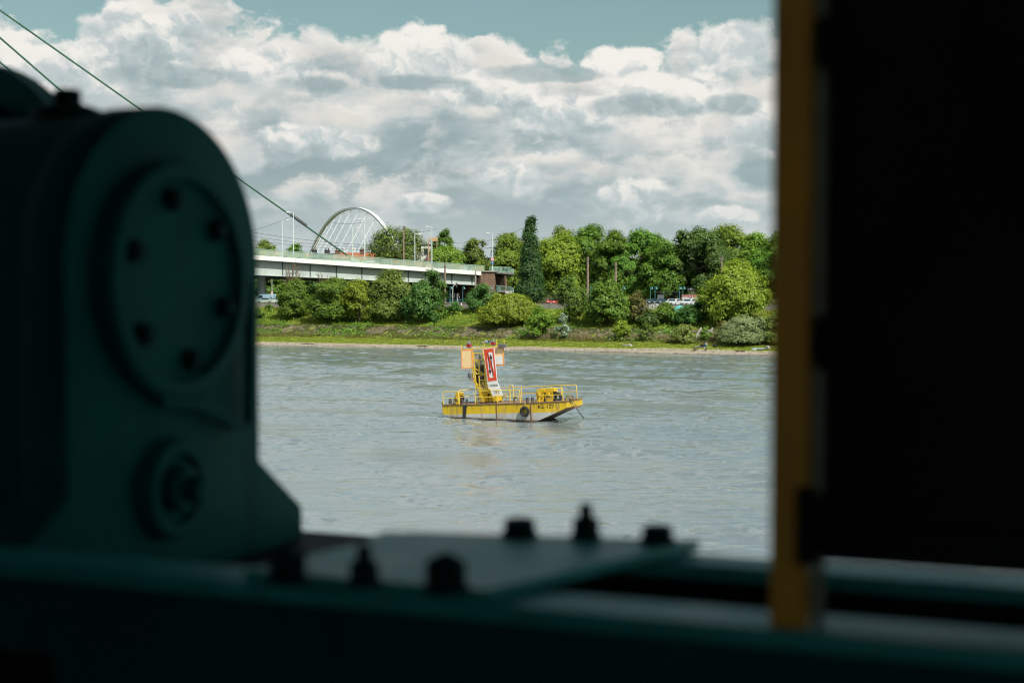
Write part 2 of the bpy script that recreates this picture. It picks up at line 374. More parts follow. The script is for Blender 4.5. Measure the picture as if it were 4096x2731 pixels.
ground = grid_mesh('ground', S_AX, Q_AX, lambda s, q: ground_z(s, q) + lump(s, q)*np.clip((q-1)/3, 0, 1)*np.clip((28.4-q)/1.5, 0, 1), M_GROUND)
tag(ground, kind='structure')
# one sheet: fine waves (real relief) on the reach in view, plain beyond it
wr = np.random.default_rng(17)
u_ax = np.concatenate([[-80, -20, -6, -2, -.8, -.45], np.linspace(-.34, .34, 560), [.45, .8, 2, 6, 20, 80]])
y_ax = [8.0, 20.0, 32.0]; y_ = 42.0
while y_ < 300: y_ax.append(y_); y_ += .0024*y_
y_ax = np.array(y_ax + [320.0, 400.0])
UU, YY = np.meshgrid(u_ax, y_ax, indexing='ij'); XX = UU*YY; sp_ = np.maximum(.0024*YY, .00122*YY)
ss_, qq_ = XX*SV.x + YY*SV.y - S0, XX*QV.x + YY*QV.y - Q0
ZZ = np.zeros_like(XX)
def lowf(a, b, n, lam0, lam1, stretch):
    r = np.zeros_like(a)
    for _ in range(n): lam = math.exp(wr.uniform(math.log(lam0), math.log(lam1))); th = wr.uniform(0, PI); r += np.sin(2*PI*(a/stretch*math.cos(th) + b*math.sin(th))/lam + wr.uniform(0, 2*PI))
    return r/math.sqrt(n/2)
patch_ = np.clip(.75 + .42*lowf(ss_, qq_, 14, 6, 34, 2.2), .12, 1.9); patch2 = np.clip(.8 + .5*lowf(ss_, qq_, 12, 2.5, 9, 1.8), .1, 2.0)
NW = 64
for k in range(NW):
    lam = math.exp(wr.uniform(math.log(.5), math.log(4.6))); th = -PI/2 + ANG*.5 + wr.normal(0, .75); kx, ky = math.cos(th)*2*PI/lam, math.sin(th)*2*PI/lam
    amp = WSLOPE*math.sqrt(2.0/NW)*lam/(2*PI); f = np.clip((lam - 2.6*sp_)/(1.2*sp_), 0, 1)
    ph = XX*kx + YY*ky + wr.uniform(0, 2*PI) + .6*np.sin(XX*.21 + YY*.13*k % 7); ZZ += amp*f*(np.sin(ph) + .28*np.cos(2*ph))*(patch_ if lam > 1.6 else patch_*patch2)
ZZ *= np.clip((.34 - np.abs(UU))/.02, 0, 1)*np.clip((YY - 41)/3, 0, 1)*np.clip((-qq_ + .5)/7, .12, 1)
Vw = np.stack([XX, YY, ZZ], -1).reshape(-1, 3); nu, ny = XX.shape; iw = (np.arange(nu-1)[:, None]*ny + np.arange(ny-1)[None, :]).ravel()
water = np_mesh('river_water', Vw, np.stack([iw, iw+ny, iw+ny+1, iw+1], -1), M_WATER, smooth=True)
tag(water, kind='structure')
M_ASPH = paint('asphalt', (.05, .05, .052), .9, .15, .8); M_CONC = paint('promenade concrete', (.33, .31, .28), .85, .14, .7, dirt=(.12, .11, .09), dirt_amt=.6)
road = grid_mesh('road', np.array([-300., -60, 0, 60, 300]), np.array([33., 40, 47]), lambda s, q: s*0 + 7.004, M_ASPH); tag(road, kind='structure')
kerb = MB()
for q in (32.85, 47.15):
    a, b_ = xy(-300, q), xy(300, q); kerb.bar((*a, 7.06), (*b_, 7.06), .3, .14)
tag(kerb.build('kerb', M_CONC), kind='structure')
ln = MB(); M_LINE = paint('road marking white', (.75, .75, .72), .7)
for k in range(-60, 60):
    a, b_ = xy(k*4, 40), xy(k*4+2, 40); ln.bar((*a, 7.0085), (*b_, 7.0085), .14, .002)
tag(ln.build('road_marking', M_LINE), kind='structure')
# near quay under the photographer
qy = MB(); 
for (s0, s1, q0, q1) in ((-900, 900, -300, -209.05),):
    pts = [xy(s0, q0), xy(s1, q0), xy(s1, q1), xy(s0, q1)]
    qy.prism([(*p, -3) for p in pts], (0, 0, 11.2))
tag(qy.build('quay', M_CONC), kind='structure')
# ---- stone revetment
def stone_mat(name, sc, lo, hi, green=.0, rz=0.0):
    m, nt, b, L = new_mat(name); v = objco(nt)
    vo = nt.nodes.new('ShaderNodeTexVoronoi'); vo.inputs['Scale'].default_value = sc; L(v, vo.inputs['Vector'])
    ve = nt.nodes.new('ShaderNodeTexVoronoi'); ve.feature = 'DISTANCE_TO_EDGE'; ve.inputs['Scale'].default_value = sc; L(v, ve.inputs['Vector'])
    sp = nt.nodes.new('ShaderNodeSeparateColor'); L(vo.outputs['Color'], sp.inputs[0])
    c = ramp(nt, sp.outputs[0], [(0, lo), (.55, tuple((a+b_)/2 for a, b_ in zip(lo, hi))), (1, hi)])
    c = mx(nt, sstep(nt, ve.outputs['Distance'], .0, .12), (.055, .045, .03), c)
    if green: c = mx(nt, sstep(nt, nz(nt, v, .55, 5, .65), .66-green, .74-green), c, mx(nt, nz(nt, v, 3, 3), (.03, .055, .012), (.14, .15, .035)))
    L(c, b.inputs['Base Color']); b.inputs['Roughness'].default_value = .92; b.inputs['Specular IOR Level'].default_value = .2
    L(bump(nt, sstep(nt, ve.outputs['Distance'], 0, .2), 1.0, .18), b.inputs['Normal'])
    return m
M_REVET = stone_mat('revetment stone', 3.0, (.15, .125, .07), (.38, .34, .22), .20)
S_R = np.arange(-90, 75, .4); Q_R = np.array([11.0, 11.6, 12.2, 12.9, 13.6, 14.3, 14.9, 15.2, 15.6])
rr = np.random.default_rng(3)
jit = rr.normal(0, .05, (len(S_R), len(Q_R)))
rev = grid_mesh('stone_embankment', S_R, Q_R, lambda s, q: np.interp(q, [11, 15.0, 15.2, 15.6], [1.38, 3.27, 3.30, 3.12]) + (jit if s.shape == jit.shape else 0), M_REVET, smooth=False)
tag(rev, 'low sloping embankment of rough rubble stone above the grassy shore', 'embankment')
# ---- promenade retaining wall
wl = MB()
for k in range(-22, 19):
    a, b_ = xy(k*4+.015, 28.95), xy(k*4+3.985, 28.95); wl.bar((*a, 6.3), (*b_, 6.3), .38, 2.0); wl.bar((a[0], a[1], 7.36), (b_[0], b_[1], 7.36), .46, .11)
tag(wl.build('promenade_wall', M_CONC), 'long grey concrete retaining wall along the top of the far bank', 'wall')
# graffiti patch on the wall at the right
gf = MB(); M_WHITE = paint('white paint', (.78, .78, .76), .5, .06, 3, dirt=(.4, .38, .33), dirt_amt=.3)
def on_wall(sx, sy): x, y = ray_q(sx, 28.70); r = ray(sx, sy); return (x, y, EYE.z + r.z*y)
for (sx, sy, r_) in ((2602, 1226, .28), (2611, 1227, .36), (2621, 1225, .40), (2630, 1227, .3)):
    p = on_wall(sx, sy); pts = [Vector(p) + SV*(r_*math.cos(a)) + Vector((0, 0, r_*1.2*math.sin(a))) for a in np.linspace(0, 5.2, 12)]; gf.tube(pts, .05, 5)
tag(gf.build('graffiti', M_WHITE, None), 'loose white graffiti loops sprayed on the grey promenade wall', 'graffiti')
# ---------------------------------------------------------------- vegetation
LM = dict(
    mid=leaf_mat('leaves mid green', (0.044, 0.106, 0.014), (0.131, 0.250, 0.026), (0.238, 0.385, 0.047)),
    light=leaf_mat('leaves light green', (0.070, 0.138, 0.014), (0.181, 0.314, 0.028), (0.304, 0.439, 0.056)),
    yellow=leaf_mat('leaves yellow green', (0.094, 0.153, 0.014), (0.238, 0.353, 0.028), (0.391, 0.501, 0.063)),
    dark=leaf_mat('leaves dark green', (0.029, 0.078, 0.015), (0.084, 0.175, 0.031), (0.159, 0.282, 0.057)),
    deep=leaf_mat('leaves poplar', (0.017, 0.050, 0.015), (0.054, 0.116, 0.028), (0.108, 0.187, 0.053)),
    olive=leaf_mat('leaves olive', (0.060, 0.104, 0.020), (0.159, 0.235, 0.037), (0.290, 0.362, 0.078)),
    brown=leaf_mat('leaves brownish', (0.094, 0.094, 0.026), (0.196, 0.195, 0.053), (0.304, 0.298, 0.094)),
    silver=leaf_mat('leaves silver willow', (0.108, 0.157, 0.063), (0.275, 0.362, 0.151), (0.448, 0.549, 0.268)),
    willow=leaf_mat('leaves pale willow', (0.105, 0.150, 0.028), (0.253, 0.329, 0.078), (0.406, 0.470, 0.135)),
    white=leaf_mat('leaves pale and white', (0.116, 0.187, 0.109), (0.319, 0.439, 0.285), (0.724, 0.847, 0.758)))
M_BARK = paint('bark', (.085, .062, .042), .95, .25, 4)
M_TWIG = paint('bare twigs', (.17, .115, .075), .95, .2, 4)
trng = np.random.default_rng(11)
def unit(a): return a/np.maximum(np.linalg.norm(a, axis=1, keepdims=True), 1e-9)
def crown_leaves(cx, cy, z0, z1, w, dpt, shape, n_lobes, dens, leaf, gap=0.0, ragged=1.0):
    """leaf quads spread through lobed clumps; returns verts, faces, tone and lobe centres"""
    leaf *= .74; h = z1 - z0; L = []; n_lobes = int(n_lobes*1.35)
    for k in range(n_lobes):
        a = trng.uniform(0, 2*PI); t = (k + trng.uniform(0, 1))/n_lobes
        if shape == 'column': rad = .62*(1 - .84*t)
        elif shape == 'dome': rad = math.sqrt(max(.03, 1 - t**2))
        elif shape == 'spread': rad = math.sin(PI*(.15 + .72*t))**.8
        else: rad = (.78 + .25*t/.35 if t < .35 else max(.05, 1.03 - 1.0*((t-.35)/.68)**2.3))
        rr_ = rad*math.sqrt(trng.uniform(.2, 1.0))
        lr = w*.5*(trng.uniform(.20, .38) if shape != 'column' else trng.uniform(.42, .62)*(1 - .60*t))
        lr = min(lr, h*.30)
        x = cx + math.cos(a)*rr_*(w/2 - lr*.75); y = cy + math.sin(a)*rr_*(dpt/2 - lr*.75)
        z = z0 + lr*.6 + t*(h - lr*1.45)
        L.append((x, y, z, lr))
    # one lobe guaranteed at the top and at each side
    tl = w*.5*(.30 if shape != 'column' else .20); tl = min(tl, h*.28)
    L.append((cx + trng.uniform(-.08, .08)*w, cy, z1 - tl*.85, tl))
    if shape != 'column':
        for _ in range(4):
            a = trng.uniform(0, 2*PI); zz_ = trng.uniform(.35, .95); L.append((cx + math.cos(a)*w*.5*trng.uniform(.6, 1.02)*(1.25 - .7*zz_), cy + math.sin(a)*dpt*.4, z0 + h*zz_*.93, tl*trng.uniform(.5, .9)))
        for sgn in (-1, 1): L.append((cx + sgn*(w/2 - tl*.85), cy, z0 + h*trng.uniform(.3, .5), tl))
    Lb = np.array(L); A = Lb[:, 3]**2
    ncl = max(30, int(dens*4*PI*A.sum()*2.3/(leaf*leaf*9)))
    idx = trng.choice(len(Lb), ncl, p=A/A.sum())
    d = unit(trng.normal(size=(ncl, 3)) + np.array([0, 0, .55]))
    rad = Lb[idx, 3]*(1 - .45*trng.random(ncl)**2.2)*(1 + .16*ragged*trng.normal(size=ncl).clip(-1, 1.6))
    C = Lb[idx, :3] + d*rad[:, None]*np.array([1, 1, .92])
    ctr = np.array([cx, cy, (z0+z1)/2])
    keep = (C[:, 2] > z0 - .3) & (d[:, 2] > -.45)
    if gap > 0:
        ph = np.sin(C[:, 0]*1.7 + 3*np.sin(C[:, 2]*.9)) + np.sin(C[:, 2]*1.9 + 2*np.sin(C[:, 1]*1.1)) + np.sin(C[:, 1]*1.5 + C[:, 0]*.8)
        keep &= (ph > -3 + gap*3.2)
    C, d, idx, rad = C[keep], d[keep], idx[keep], rad[keep]; ncl = len(C)
    per = 9
    sig = leaf*.85
    P = np.repeat(C, per, 0) + trng.normal(0, sig, (ncl*per, 3))*np.array([1, 1, .75])
    out = unit(P - ctr)*.4 + np.repeat(d, per, 0)*.6
    N = unit(out*1.0 + trng.normal(0, .38, (ncl*per, 3)) + np.array([.10, -.15, .35]))
    T = unit(np.cross(N, trng.normal(size=N.shape))); Bv = np.cross(N, T)
    sz = (leaf*(.55 + .6*trng.random(len(P))))[:, None]
    V = np.stack([P - T*sz*.62, P - Bv*sz*.36 + N*sz*.08, P + T*sz*.62, P + Bv*sz*.36 - N*sz*.06], 1).reshape(-1, 3)
    F = np.arange(len(V)).reshape(-1, 4)
    tone_c = np.repeat(trng.normal(.52, .14, ncl) - .9*(1 - rad/Lb[idx, 3]).clip(0, .4), per); tone = np.clip(tone_c + trng.normal(0, .09, len(P)), 0, 1)  # inner shade painted into tone: leaves nearer a lobe's middle get darker
    # larger leaves deep inside close the crown, coloured dark as inner shade
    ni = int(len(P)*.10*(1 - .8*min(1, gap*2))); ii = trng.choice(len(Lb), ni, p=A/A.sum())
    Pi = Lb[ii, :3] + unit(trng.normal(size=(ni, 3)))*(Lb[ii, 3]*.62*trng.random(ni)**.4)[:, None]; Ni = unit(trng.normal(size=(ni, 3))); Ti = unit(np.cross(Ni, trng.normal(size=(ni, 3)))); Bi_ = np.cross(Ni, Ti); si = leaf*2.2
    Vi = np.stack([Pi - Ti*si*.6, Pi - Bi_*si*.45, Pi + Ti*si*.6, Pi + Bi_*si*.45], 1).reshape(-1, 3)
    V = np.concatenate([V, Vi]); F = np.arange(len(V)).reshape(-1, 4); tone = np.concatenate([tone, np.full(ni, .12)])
    return V, F, tone, Lb
def tree(sx0, sx1, sy0, sy1, q, mat, label, name='broadleaf_tree', cat='tree', shape='round', lobes=16, dens=1.0, leaf=.42,
         gap=0.0, group=None, trunk=True, bare=0.0, dpt=.9, ragged=1.0, trunk_r=None, spread=1.0):
    """a tree whose crown spans the given measurements, standing q metres inland"""
    x, y = ray_q((sx0+sx1)/2, q); g = gz(x, y)
    z1 = EYE.z + ray((sx0+sx1)/2, sy0).z*y; z0 = EYE.z + ray((sx0+sx1)/2, sy1).z*y
    w = (sx1 - sx0)/FPX*y*spread; z0 = max(z0, g + .05)
    root = thing(name, label, cat, (x, y, g), 0, group)
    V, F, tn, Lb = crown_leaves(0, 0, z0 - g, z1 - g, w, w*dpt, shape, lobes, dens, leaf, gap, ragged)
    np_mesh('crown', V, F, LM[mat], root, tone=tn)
    if trunk:
        tb = MB(); H = z1 - g; r0 = trunk_r or max(.07, min(.42, H*.018)); bend = trng.uniform(-.03, .03)*H
        top = Vector((bend, 0, H*.72)); tb.tube([(0, 0, -.25), (bend*.3, 0, H*.22), (bend*.7, bend*.2, H*.48), top], [r0*1.25, r0, r0*.65, r0*.25], 8)
        for (lx, ly, lz, lr) in Lb[trng.permutation(len(Lb))[:min(len(Lb), 9)]]:
            zb = min(H*.5, max(H*.16, lz*.55)); b0 = Vector((bend*.5*zb/H*2, 0, zb)); e = Vector((lx, ly, lz))
            mid = b0.lerp(e, .55) + Vector((0, 0, -.06*H*.5)); tb.tube([b0, mid, e + (e-b0)*.12], [r0*.42, r0*.28, r0*.08], 5)
            if bare:
                for k in range(int(bare)):
                    t = trng.uniform(.35, 1); p0 = b0.lerp(e, t); dd = Vector(tuple(trng.normal(size=3)*.5)) + Vector((0, 0, .6)) + (e-b0).normalized()*.5
                    p1 = p0 + dd.normalized()*lr*trng.uniform(.8, 1.5); tb.tube([p0, p0.lerp(p1, .5) + Vector(tuple(trng.normal(size=3)*.06)), p1], [r0*.13, r0*.09, r0*.03], 4)
        tb.build('trunk', M_BARK, root, fix=False)
    return root
def bare_shrub(sx0, sx1, sy0, sy1, q, label, n=34):
    x, y = ray_q((sx0+sx1)/2, q); g = gz(x, y); z1 = EYE.z + ray(sx0, sy0).z*y; w = (sx1-sx0)/FPX*y; H = z1 - g
    root = thing('bare_shrub', label, 'shrub', (x, y, g)); tb = MB()
    for k in range(n):
        a = trng.uniform(0, 2*PI); r = w*.5*trng.uniform(.1, 1); h = H*trng.uniform(.6, 1)
        e = Vector((math.cos(a)*r, math.sin(a)*r*.7, h)); m = Vector((e.x*.35, e.y*.35, h*.5))
        tb.tube([(e.x*.08, e.y*.08, -.2), m, e], [.10, .075, .03], 5)
        for j in range(7):
            t = trng.uniform(.45, 1); p0 = m.lerp(e, (t-.45)/.55); d = Vector((e.x*.3 + trng.normal()*.5, trng.normal()*.5, 1.0)).normalized()
            tb.tube([p0, p0 + d*trng.uniform(.5, 1.6)], [.045, .018], 4)
    tb.build('branches', M_TWIG, root, fix=False); return root
bt = 'broad trees standing in a row behind the promenade'
# back row, behind the promenade
tree(2071, 2171, 866, 1215, 47, 'deep', 'tall narrow dark poplar rising like a column above the other trees', 'poplar_tree', shape='column', lobes=46, dens=1.35, leaf=.40, trunk_r=.35, spread=1.5, ragged=1.7)
tree(1958, 2110, 935, 1200, 112, 'light', 'fresh green tree right beside the poplar, on the stairway side', lobes=18, dens=1.1, group=bt, spread=1.85)
tree(2150, 2325, 935, 1205, 56, 'yellow', 'yellow green loose tree immediately right of the dark poplar', lobes=20, dens=.95, gap=.22, group=bt, spread=1.85, bare=2)
tree(2195, 2300, 905, 1100, 70, 'olive', 'thin olive tree peeping out above the yellow green one', lobes=12, dens=.6, gap=.45, group=bt, spread=1.85, bare=4)
tree(2288, 2425, 902, 1215, 60, 'mid', 'full green tree with a pointed crown behind the left wooden mast', lobes=20, dens=1.15, group=bt, spread=1.85)
tree(2398, 2515, 925, 1215, 58, 'mid', 'green tree with narrow top behind the second wooden mast', lobes=18, dens=1.15, group=bt, spread=1.85)
tree(2490, 2640, 920, 1215, 60, 'mid', 'broad green tree with double peaked crown in the middle of the row', lobes=20, dens=1.15, group=bt, spread=1.85)
tree(2600, 2722, 960, 1200, 57, 'mid', 'lower green tree directly behind the glass tram shelter', lobes=18, dens=1.15, group=bt, spread=1.85)
tree(2670, 2765, 985, 1190, 75, 'dark', 'dark low tree filling the dip in the tree line', lobes=14, dens=1.1, group=bt, spread=1.85)
tree(2712, 2890, 918, 1205, 60, 'dark', 'large dark green tree with a domed crown behind the red station sign', lobes=22, dens=1.15, leaf=.46, group=bt, spread=1.85)
tree(2835, 2985, 902, 1120, 72, 'light', 'pale green airy treetop rising behind the large dark tree', lobes=18, dens=.85, gap=.15, group=bt, spread=1.85)
tree(2950, 3095, 935, 1215, 58, 'light', 'green tree with twin tops near the yellow post', lobes=18, dens=1.1, group=bt, spread=1.85)
tree(3060, 3260, 925, 1230, 57, 'mid', 'green tree cut off by the yellow post at the end of the row', lobes=20, dens=1.1, group=bt, spread=1.85)
tree(3240, 3460, 930, 1240, 58, 'mid', 'green tree hidden behind the black panel', lobes=18, dens=.9, group=bt, spread=1.85)
for k, (a, b_) in enumerate(((2130, 2330), (2290, 2480), (2440, 2640), (2590, 2790), (2740, 2940), (2900, 3120))):
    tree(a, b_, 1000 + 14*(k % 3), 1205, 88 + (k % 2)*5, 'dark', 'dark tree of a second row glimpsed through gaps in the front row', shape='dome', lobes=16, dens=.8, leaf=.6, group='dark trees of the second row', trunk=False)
# slope and bank on the right
tree(2795, 3085, 1052, 1318, 20, 'yellow', 'big round sunlit yellow green tree on the slope by the yellow post', shape='round', lobes=34, dens=1.15, leaf=.40, bare=1, ragged=1.8, gap=.12)
tree(2200, 2352, 1098, 1282, 19, 'olive', 'half leafed olive tree with its branches showing, right of the rounded shrub', lobes=18, dens=.62, leaf=.33, gap=.32, bare=6)
tree(2328, 2535, 1128, 1308, 18, 'mid', 'dense deep green tree on the slope below the second wooden mast', shape='dome', lobes=26, dens=1.25)
tree(2505, 2597, 1165, 1305, 19, 'brown', 'brownish bush between the deep green tree and the wall', shape='round', lobes=16, dens=1.1, leaf=.34, name='bush', cat='bush')
tree(2548, 2640, 1245, 1320, 17, 'dark', 'dark low bush at the foot of the brownish bush', shape='dome', lobes=12, name='bush', cat='bush')
tree(2612, 2722, 1212, 1312, 19, 'mid', 'green bush under the wall with white graffiti', shape='dome', lobes=16, dens=1.15, name='bush', cat='bush', leaf=.36)
tree(2690, 2812, 1222, 1312, 18, 'dark', 'dull green bush below the white parked cars', shape='dome', lobes=16, dens=1.15, name='bush', cat='bush', leaf=.36)
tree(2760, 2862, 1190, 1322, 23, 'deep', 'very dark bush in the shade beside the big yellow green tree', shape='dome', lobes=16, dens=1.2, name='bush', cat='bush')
tree(2680, 2785, 1300, 1378, 8.5, 'willow', 'pale willow bush on the shore meadow, left of the stone steps', shape='dome', lobes=16, dens=1.0, leaf=.26, name='willow_bush', cat='bush', gap=.1)
tree(2870, 3078, 1268, 1392, 8.5, 'silver', 'wide silvery willow bush at the water meadow near the yellow post', shape='dome', lobes=30, dens=1.1, leaf=.27, name='willow_bush', cat='bush', gap=.08)
tree(2852, 2935, 1285, 1380, 10, 'brown', 'reddish brown twiggy bush leaning against the silvery willow', shape='dome', lobes=12, dens=.5, leaf=.22, gap=.35, name='bush', cat='bush', bare=5)
tree(3052, 3190, 1240, 1390, 9.5, 'willow', 'tall pale willow bush cut off by the yellow post', shape='dome', lobes=18, dens=1.0, leaf=.28, name='willow_bush', cat='bush', gap=.1)
tree(1912, 2172, 1180, 1312, 17, 'yellow', 'very wide rounded yellow green shrub on the slope behind the mast', shape='dome', lobes=38, dens=1.5, leaf=.36, name='rounded_shrub', cat='shrub', dpt=.6)
tree(2106, 2212, 1228, 1345, 10.2, 'light', 'small upright tree with a thin stem in front of the stone embankment', lobes=14, dens=1.15, leaf=.32, trunk_r=.1)
tree(2222, 2282, 1258, 1350, 10.4, 'white', 'slender pale shrub with whitish leaves by the embankment', lobes=9, dens=1.0, leaf=.28, name='shrub', cat='shrub', trunk_r=.06)
tree(2445, 2528, 1284, 1352, 10.6, 'yellow', 'bright yellow green bush in front of the stone embankment', shape='dome', lobes=12, dens=.9, leaf=.32, gap=.12, name='bush', cat='bush')
tree(2555, 2622, 1296, 1358, 10.8, 'olive', 'dull reedy bush left of the pale willow bush', shape='dome', lobes=10, dens=.7, leaf=.24, gap=.2, name='bush', cat='bush')
tree(2795, 2850, 1305, 1372, 11.5, 'light', 'small bright bush growing over the stone steps', shape='round', lobes=8, dens=.8, leaf=.28, name='bush', cat='bush')
# left, below the bridge
tree(1106, 1252, 1120, 1285, 20, 'mid', 'bright green bush under the bridge, nearest the gear housing', shape='dome', lobes=24, dens=1.3, leaf=.38, name='bush', cat='bush')
tree(1228, 1445, 1115, 1305, 18.5, 'mid', 'tall green bush under the bridge, second from the gear housing', shape='dome', lobes=28, dens=1.3, leaf=.38, name='bush', cat='bush')
tree(1365, 1510, 1120, 1305, 17.5, 'yellow', 'yellow green bush left of the biggest olive bush', shape='dome', lobes=18, dens=1.25, leaf=.38, name='bush', cat='bush')
tree(1455, 1675, 1082, 1300, 20, 'olive', 'biggest olive yellow bush reaching up to the bridge girder', shape='dome', lobes=30, dens=1.25, leaf=.38, name='bush', cat='bush')
tree(1600, 1760, 1128, 1302, 17.5, 'dark', 'dark green bush right of the biggest olive bush', shape='dome', lobes=22, dens=1.3, leaf=.38, name='bush', cat='bush')
tree(1672, 1790, 1078, 1235, 26, 'dark', 'grey green tree in front of the girder beside a short mast', lobes=18, dens=1.0, leaf=.34, gap=.08)
tree(1862, 1998, 1140, 1240, 26.5, 'dark', 'airy willow like tree in front of the brown stone pier', lobes=18, dens=.95, leaf=.3, gap=.12)
tree(1750, 1797, 1218, 1276, 21, 'mid', 'small green bush on the slope left of the white walker', shape='dome', lobes=8, leaf=.34, name='bush', cat='bush')
tree(1785, 1845, 1208, 1252, 24, 'dark', 'low dark bush right beside the white walker', shape='dome', lobes=9, leaf=.34, name='bush', cat='bush')
tree(1000, 1060, 1235, 1312, 19, 'mid', 'small bush cut off by the gear housing', shape='dome', lobes=9, leaf=.34, name='bush', cat='bush')
tree(1060, 1090, 1215, 1242, 25, 'mid', 'tiny bush below the grey wall with the blue van', shape='dome', lobes=6, leaf=.3, name='bush', cat='bush')
bare_shrub(1118, 1212, 1062, 1250, 25, 'tall leafless brown shrub sticking up in front of the girder')
bare_shrub(1262, 1345, 1076, 1235, 25, 'sparse leafless twigs above the tall green bush', n=9)
# beyond the bridge
ub = 'trees seen through the gap below the bridge'
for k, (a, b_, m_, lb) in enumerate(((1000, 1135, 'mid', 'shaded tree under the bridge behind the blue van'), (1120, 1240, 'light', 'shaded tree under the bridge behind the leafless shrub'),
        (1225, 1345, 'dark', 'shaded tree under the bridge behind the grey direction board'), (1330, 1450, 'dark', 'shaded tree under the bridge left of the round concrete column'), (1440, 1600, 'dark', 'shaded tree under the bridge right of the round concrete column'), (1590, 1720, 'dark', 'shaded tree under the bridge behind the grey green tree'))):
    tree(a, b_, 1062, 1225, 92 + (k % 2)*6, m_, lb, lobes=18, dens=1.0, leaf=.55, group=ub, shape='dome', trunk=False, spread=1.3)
tree(985, 1130, 962, 1090, 125, 'olive', 'olive treetop above the bridge railing next to the gear housing', lobes=16, dens=.9, leaf=.5)
tree(1132, 1236, 976, 1080, 120, 'mid', 'rounded green treetop above the bridge railing by the first lamp', lobes=14, dens=1.1, leaf=.5)
tree(1478, 1706, 905, 1090, 118, 'olive', 'large half leafed tree above the railing, right of the white arch', shape='spread', lobes=30, dens=.34, leaf=.38, gap=.42, bare=9, spread=1.15, trunk_r=.4)
tree(1722, 1832, 918, 1080, 118, 'mid', 'upright full green tree right of the crane mast', lobes=18, dens=1.1, leaf=.5)
tree(1690, 1880, 985, 1090, 108, 'light', 'low spreading pale green tree behind the railing', lobes=18, dens=1.0, leaf=.46)
tree(1832, 1965, 955, 1090, 112, 'olive', 'loose olive tree behind the wooden tram mast', lobes=18, dens=.75, leaf=.42, gap=.25, bare=3)
# along the bank to the left of the bridge (behind the gear housing from the main viewpoint)
for k, (a, b_, tp, q_, m_) in enumerate(((820, 990, 985, 62, 'light'), (690, 850, 960, 70, 'mid'), (540, 720, 975, 64, 'dark'), (400, 570, 950, 72, 'light'), (230, 420, 970, 66, 'mid'))):
    tree(a, b_, tp, 1210, q_ + 60, m_, 'tree on the far bank beyond the bridge, hidden behind the gear housing', lobes=14, dens=.8, leaf=.55, group='trees upstream of the bridge', spread=1.4, shape='dome')
for k, (a, b_, tp, m_) in enumerate(((880, 1010, 1130, 'mid'), (700, 860, 1150, 'light'))):
    tree(a, b_, tp, 1300, 20, m_, 'bush on the far bank hidden behind the gear housing', name='bush', cat='bush', lobes=16, dens=.9, leaf=.42, group='bushes upstream of the bridge', shape='dome')
# ---------------------------------------------------------------- bridge
BU = Vector((.770, .638, 0)); BN = Vector((-.638, .770, 0)); BP = Vector((-46.8, 304.0, 0))     # along, across, near edge
def bt_(sx):
    r = ray(sx, 1158); return (BP.x - r.x*BP.y)/(r.x*BU.y - BU.x)                # station along the bridge's near edge
def bdist(t): return BP.y + BU.y*t
def zat(sx, sy, Y): return EYE.z + ray(sx, sy).z*Y
def deck_z(t):            # top of the white edge beam, falling towards the far bank
    ta, tb = bt_(1030), bt_(1925)
    za, zb = zat(1030, 1021, bdist(ta)), zat(1925, 1085, bdist(tb))
    k = (t - ta)/(tb - ta); return za + (zb - za)*k if t > ta else za + (zb-za)*k*max(.3, 1 + k*.35)
def bpt(t, n, dz=0.0, z=None): p = BP + BU*t + BN*n; return Vector((p.x, p.y, (deck_z(t) if z is None else z) + dz))
M_MINT = paint('mint green rail paint', (.33, .52, .42), .45, .10, .4)
M_FASC = paint('white edge beam paint', (.80, .80, .77), .5, .04, .3, dirt=(.45, .45, .4), dirt_amt=.25)
M_GIRD = paint('pale grey girder paint', (.46, .52, .49), .55, .07, .22, dirt=(.28, .30, .27), dirt_amt=.35)
M_GIRD_D = paint('girder joint dark green', (.03, .075, .06), .6, .1, .5)
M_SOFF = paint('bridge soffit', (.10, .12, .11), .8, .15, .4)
M_CABLE = paint('cable green', (.05, .14, .09), .4, .08, .5)
M_CLAMP = paint('cable clamp grey', (.13, .14, .14), .5, .1, 1)
m_, nt_, b_, L_ = new_mat('tinted rail glass'); M_GLASS_G = m_
vv = objco(nt_); cc = ramp(nt_, nz(nt_, mapping(nt_, vv, (.5, .5, .5)), .55, 2), [(.3, (.30, .42, .34)), (.5, (.44, .55, .46)), (.62, (.50, .50, .33)), (.75, (.36, .50, .45))])
L_(cc, b_.inputs['Base Color']); b_.inputs['Roughness'].default_value = .15; b_.inputs['Alpha'].default_value = .62
m_, nt_, b_, L_ = new_mat('brown sandstone masonry'); M_BRICK = m_
br = nt_.nodes.new('ShaderNodeTexBrick'); mp_ = nt_.nodes.new('ShaderNodeMapping'); mp_.inputs['Rotation'].default_value = (PI/2, 0, 0); L_(objco(nt_), mp_.inputs['Vector']); L_(mp_.outputs[0], br.inputs['Vector']); 
br.inputs['Scale'].default_value = 1.0; br.inputs['Brick Width'].default_value = .9; br.inputs['Row Height'].default_value = .42; br.inputs['Mortar Size'].default_value = .03
br.inputs['Color1'].default_value = (.20, .125, .08, 1); br.inputs['Color2'].default_value = (.11, .068, .045, 1); br.inputs['Mortar'].default_value = (.06, .045, .035, 1)
L_(mx(nt_, .45, br.outputs['Color'], ramp(nt_, nz(nt_, objco(nt_), 1.4, 5), [(.3, (.08, .055, .04)), (.7, (.27, .18, .12))])), b_.inputs['Base Color']); b_.inputs['Roughness'].default_value = .9
L_(bump(nt_, br.outputs['Fac'], .8, -.06), b_.inputs['Normal'])
T0, T1 = -150.0, bt_(1925); BW = 29.0
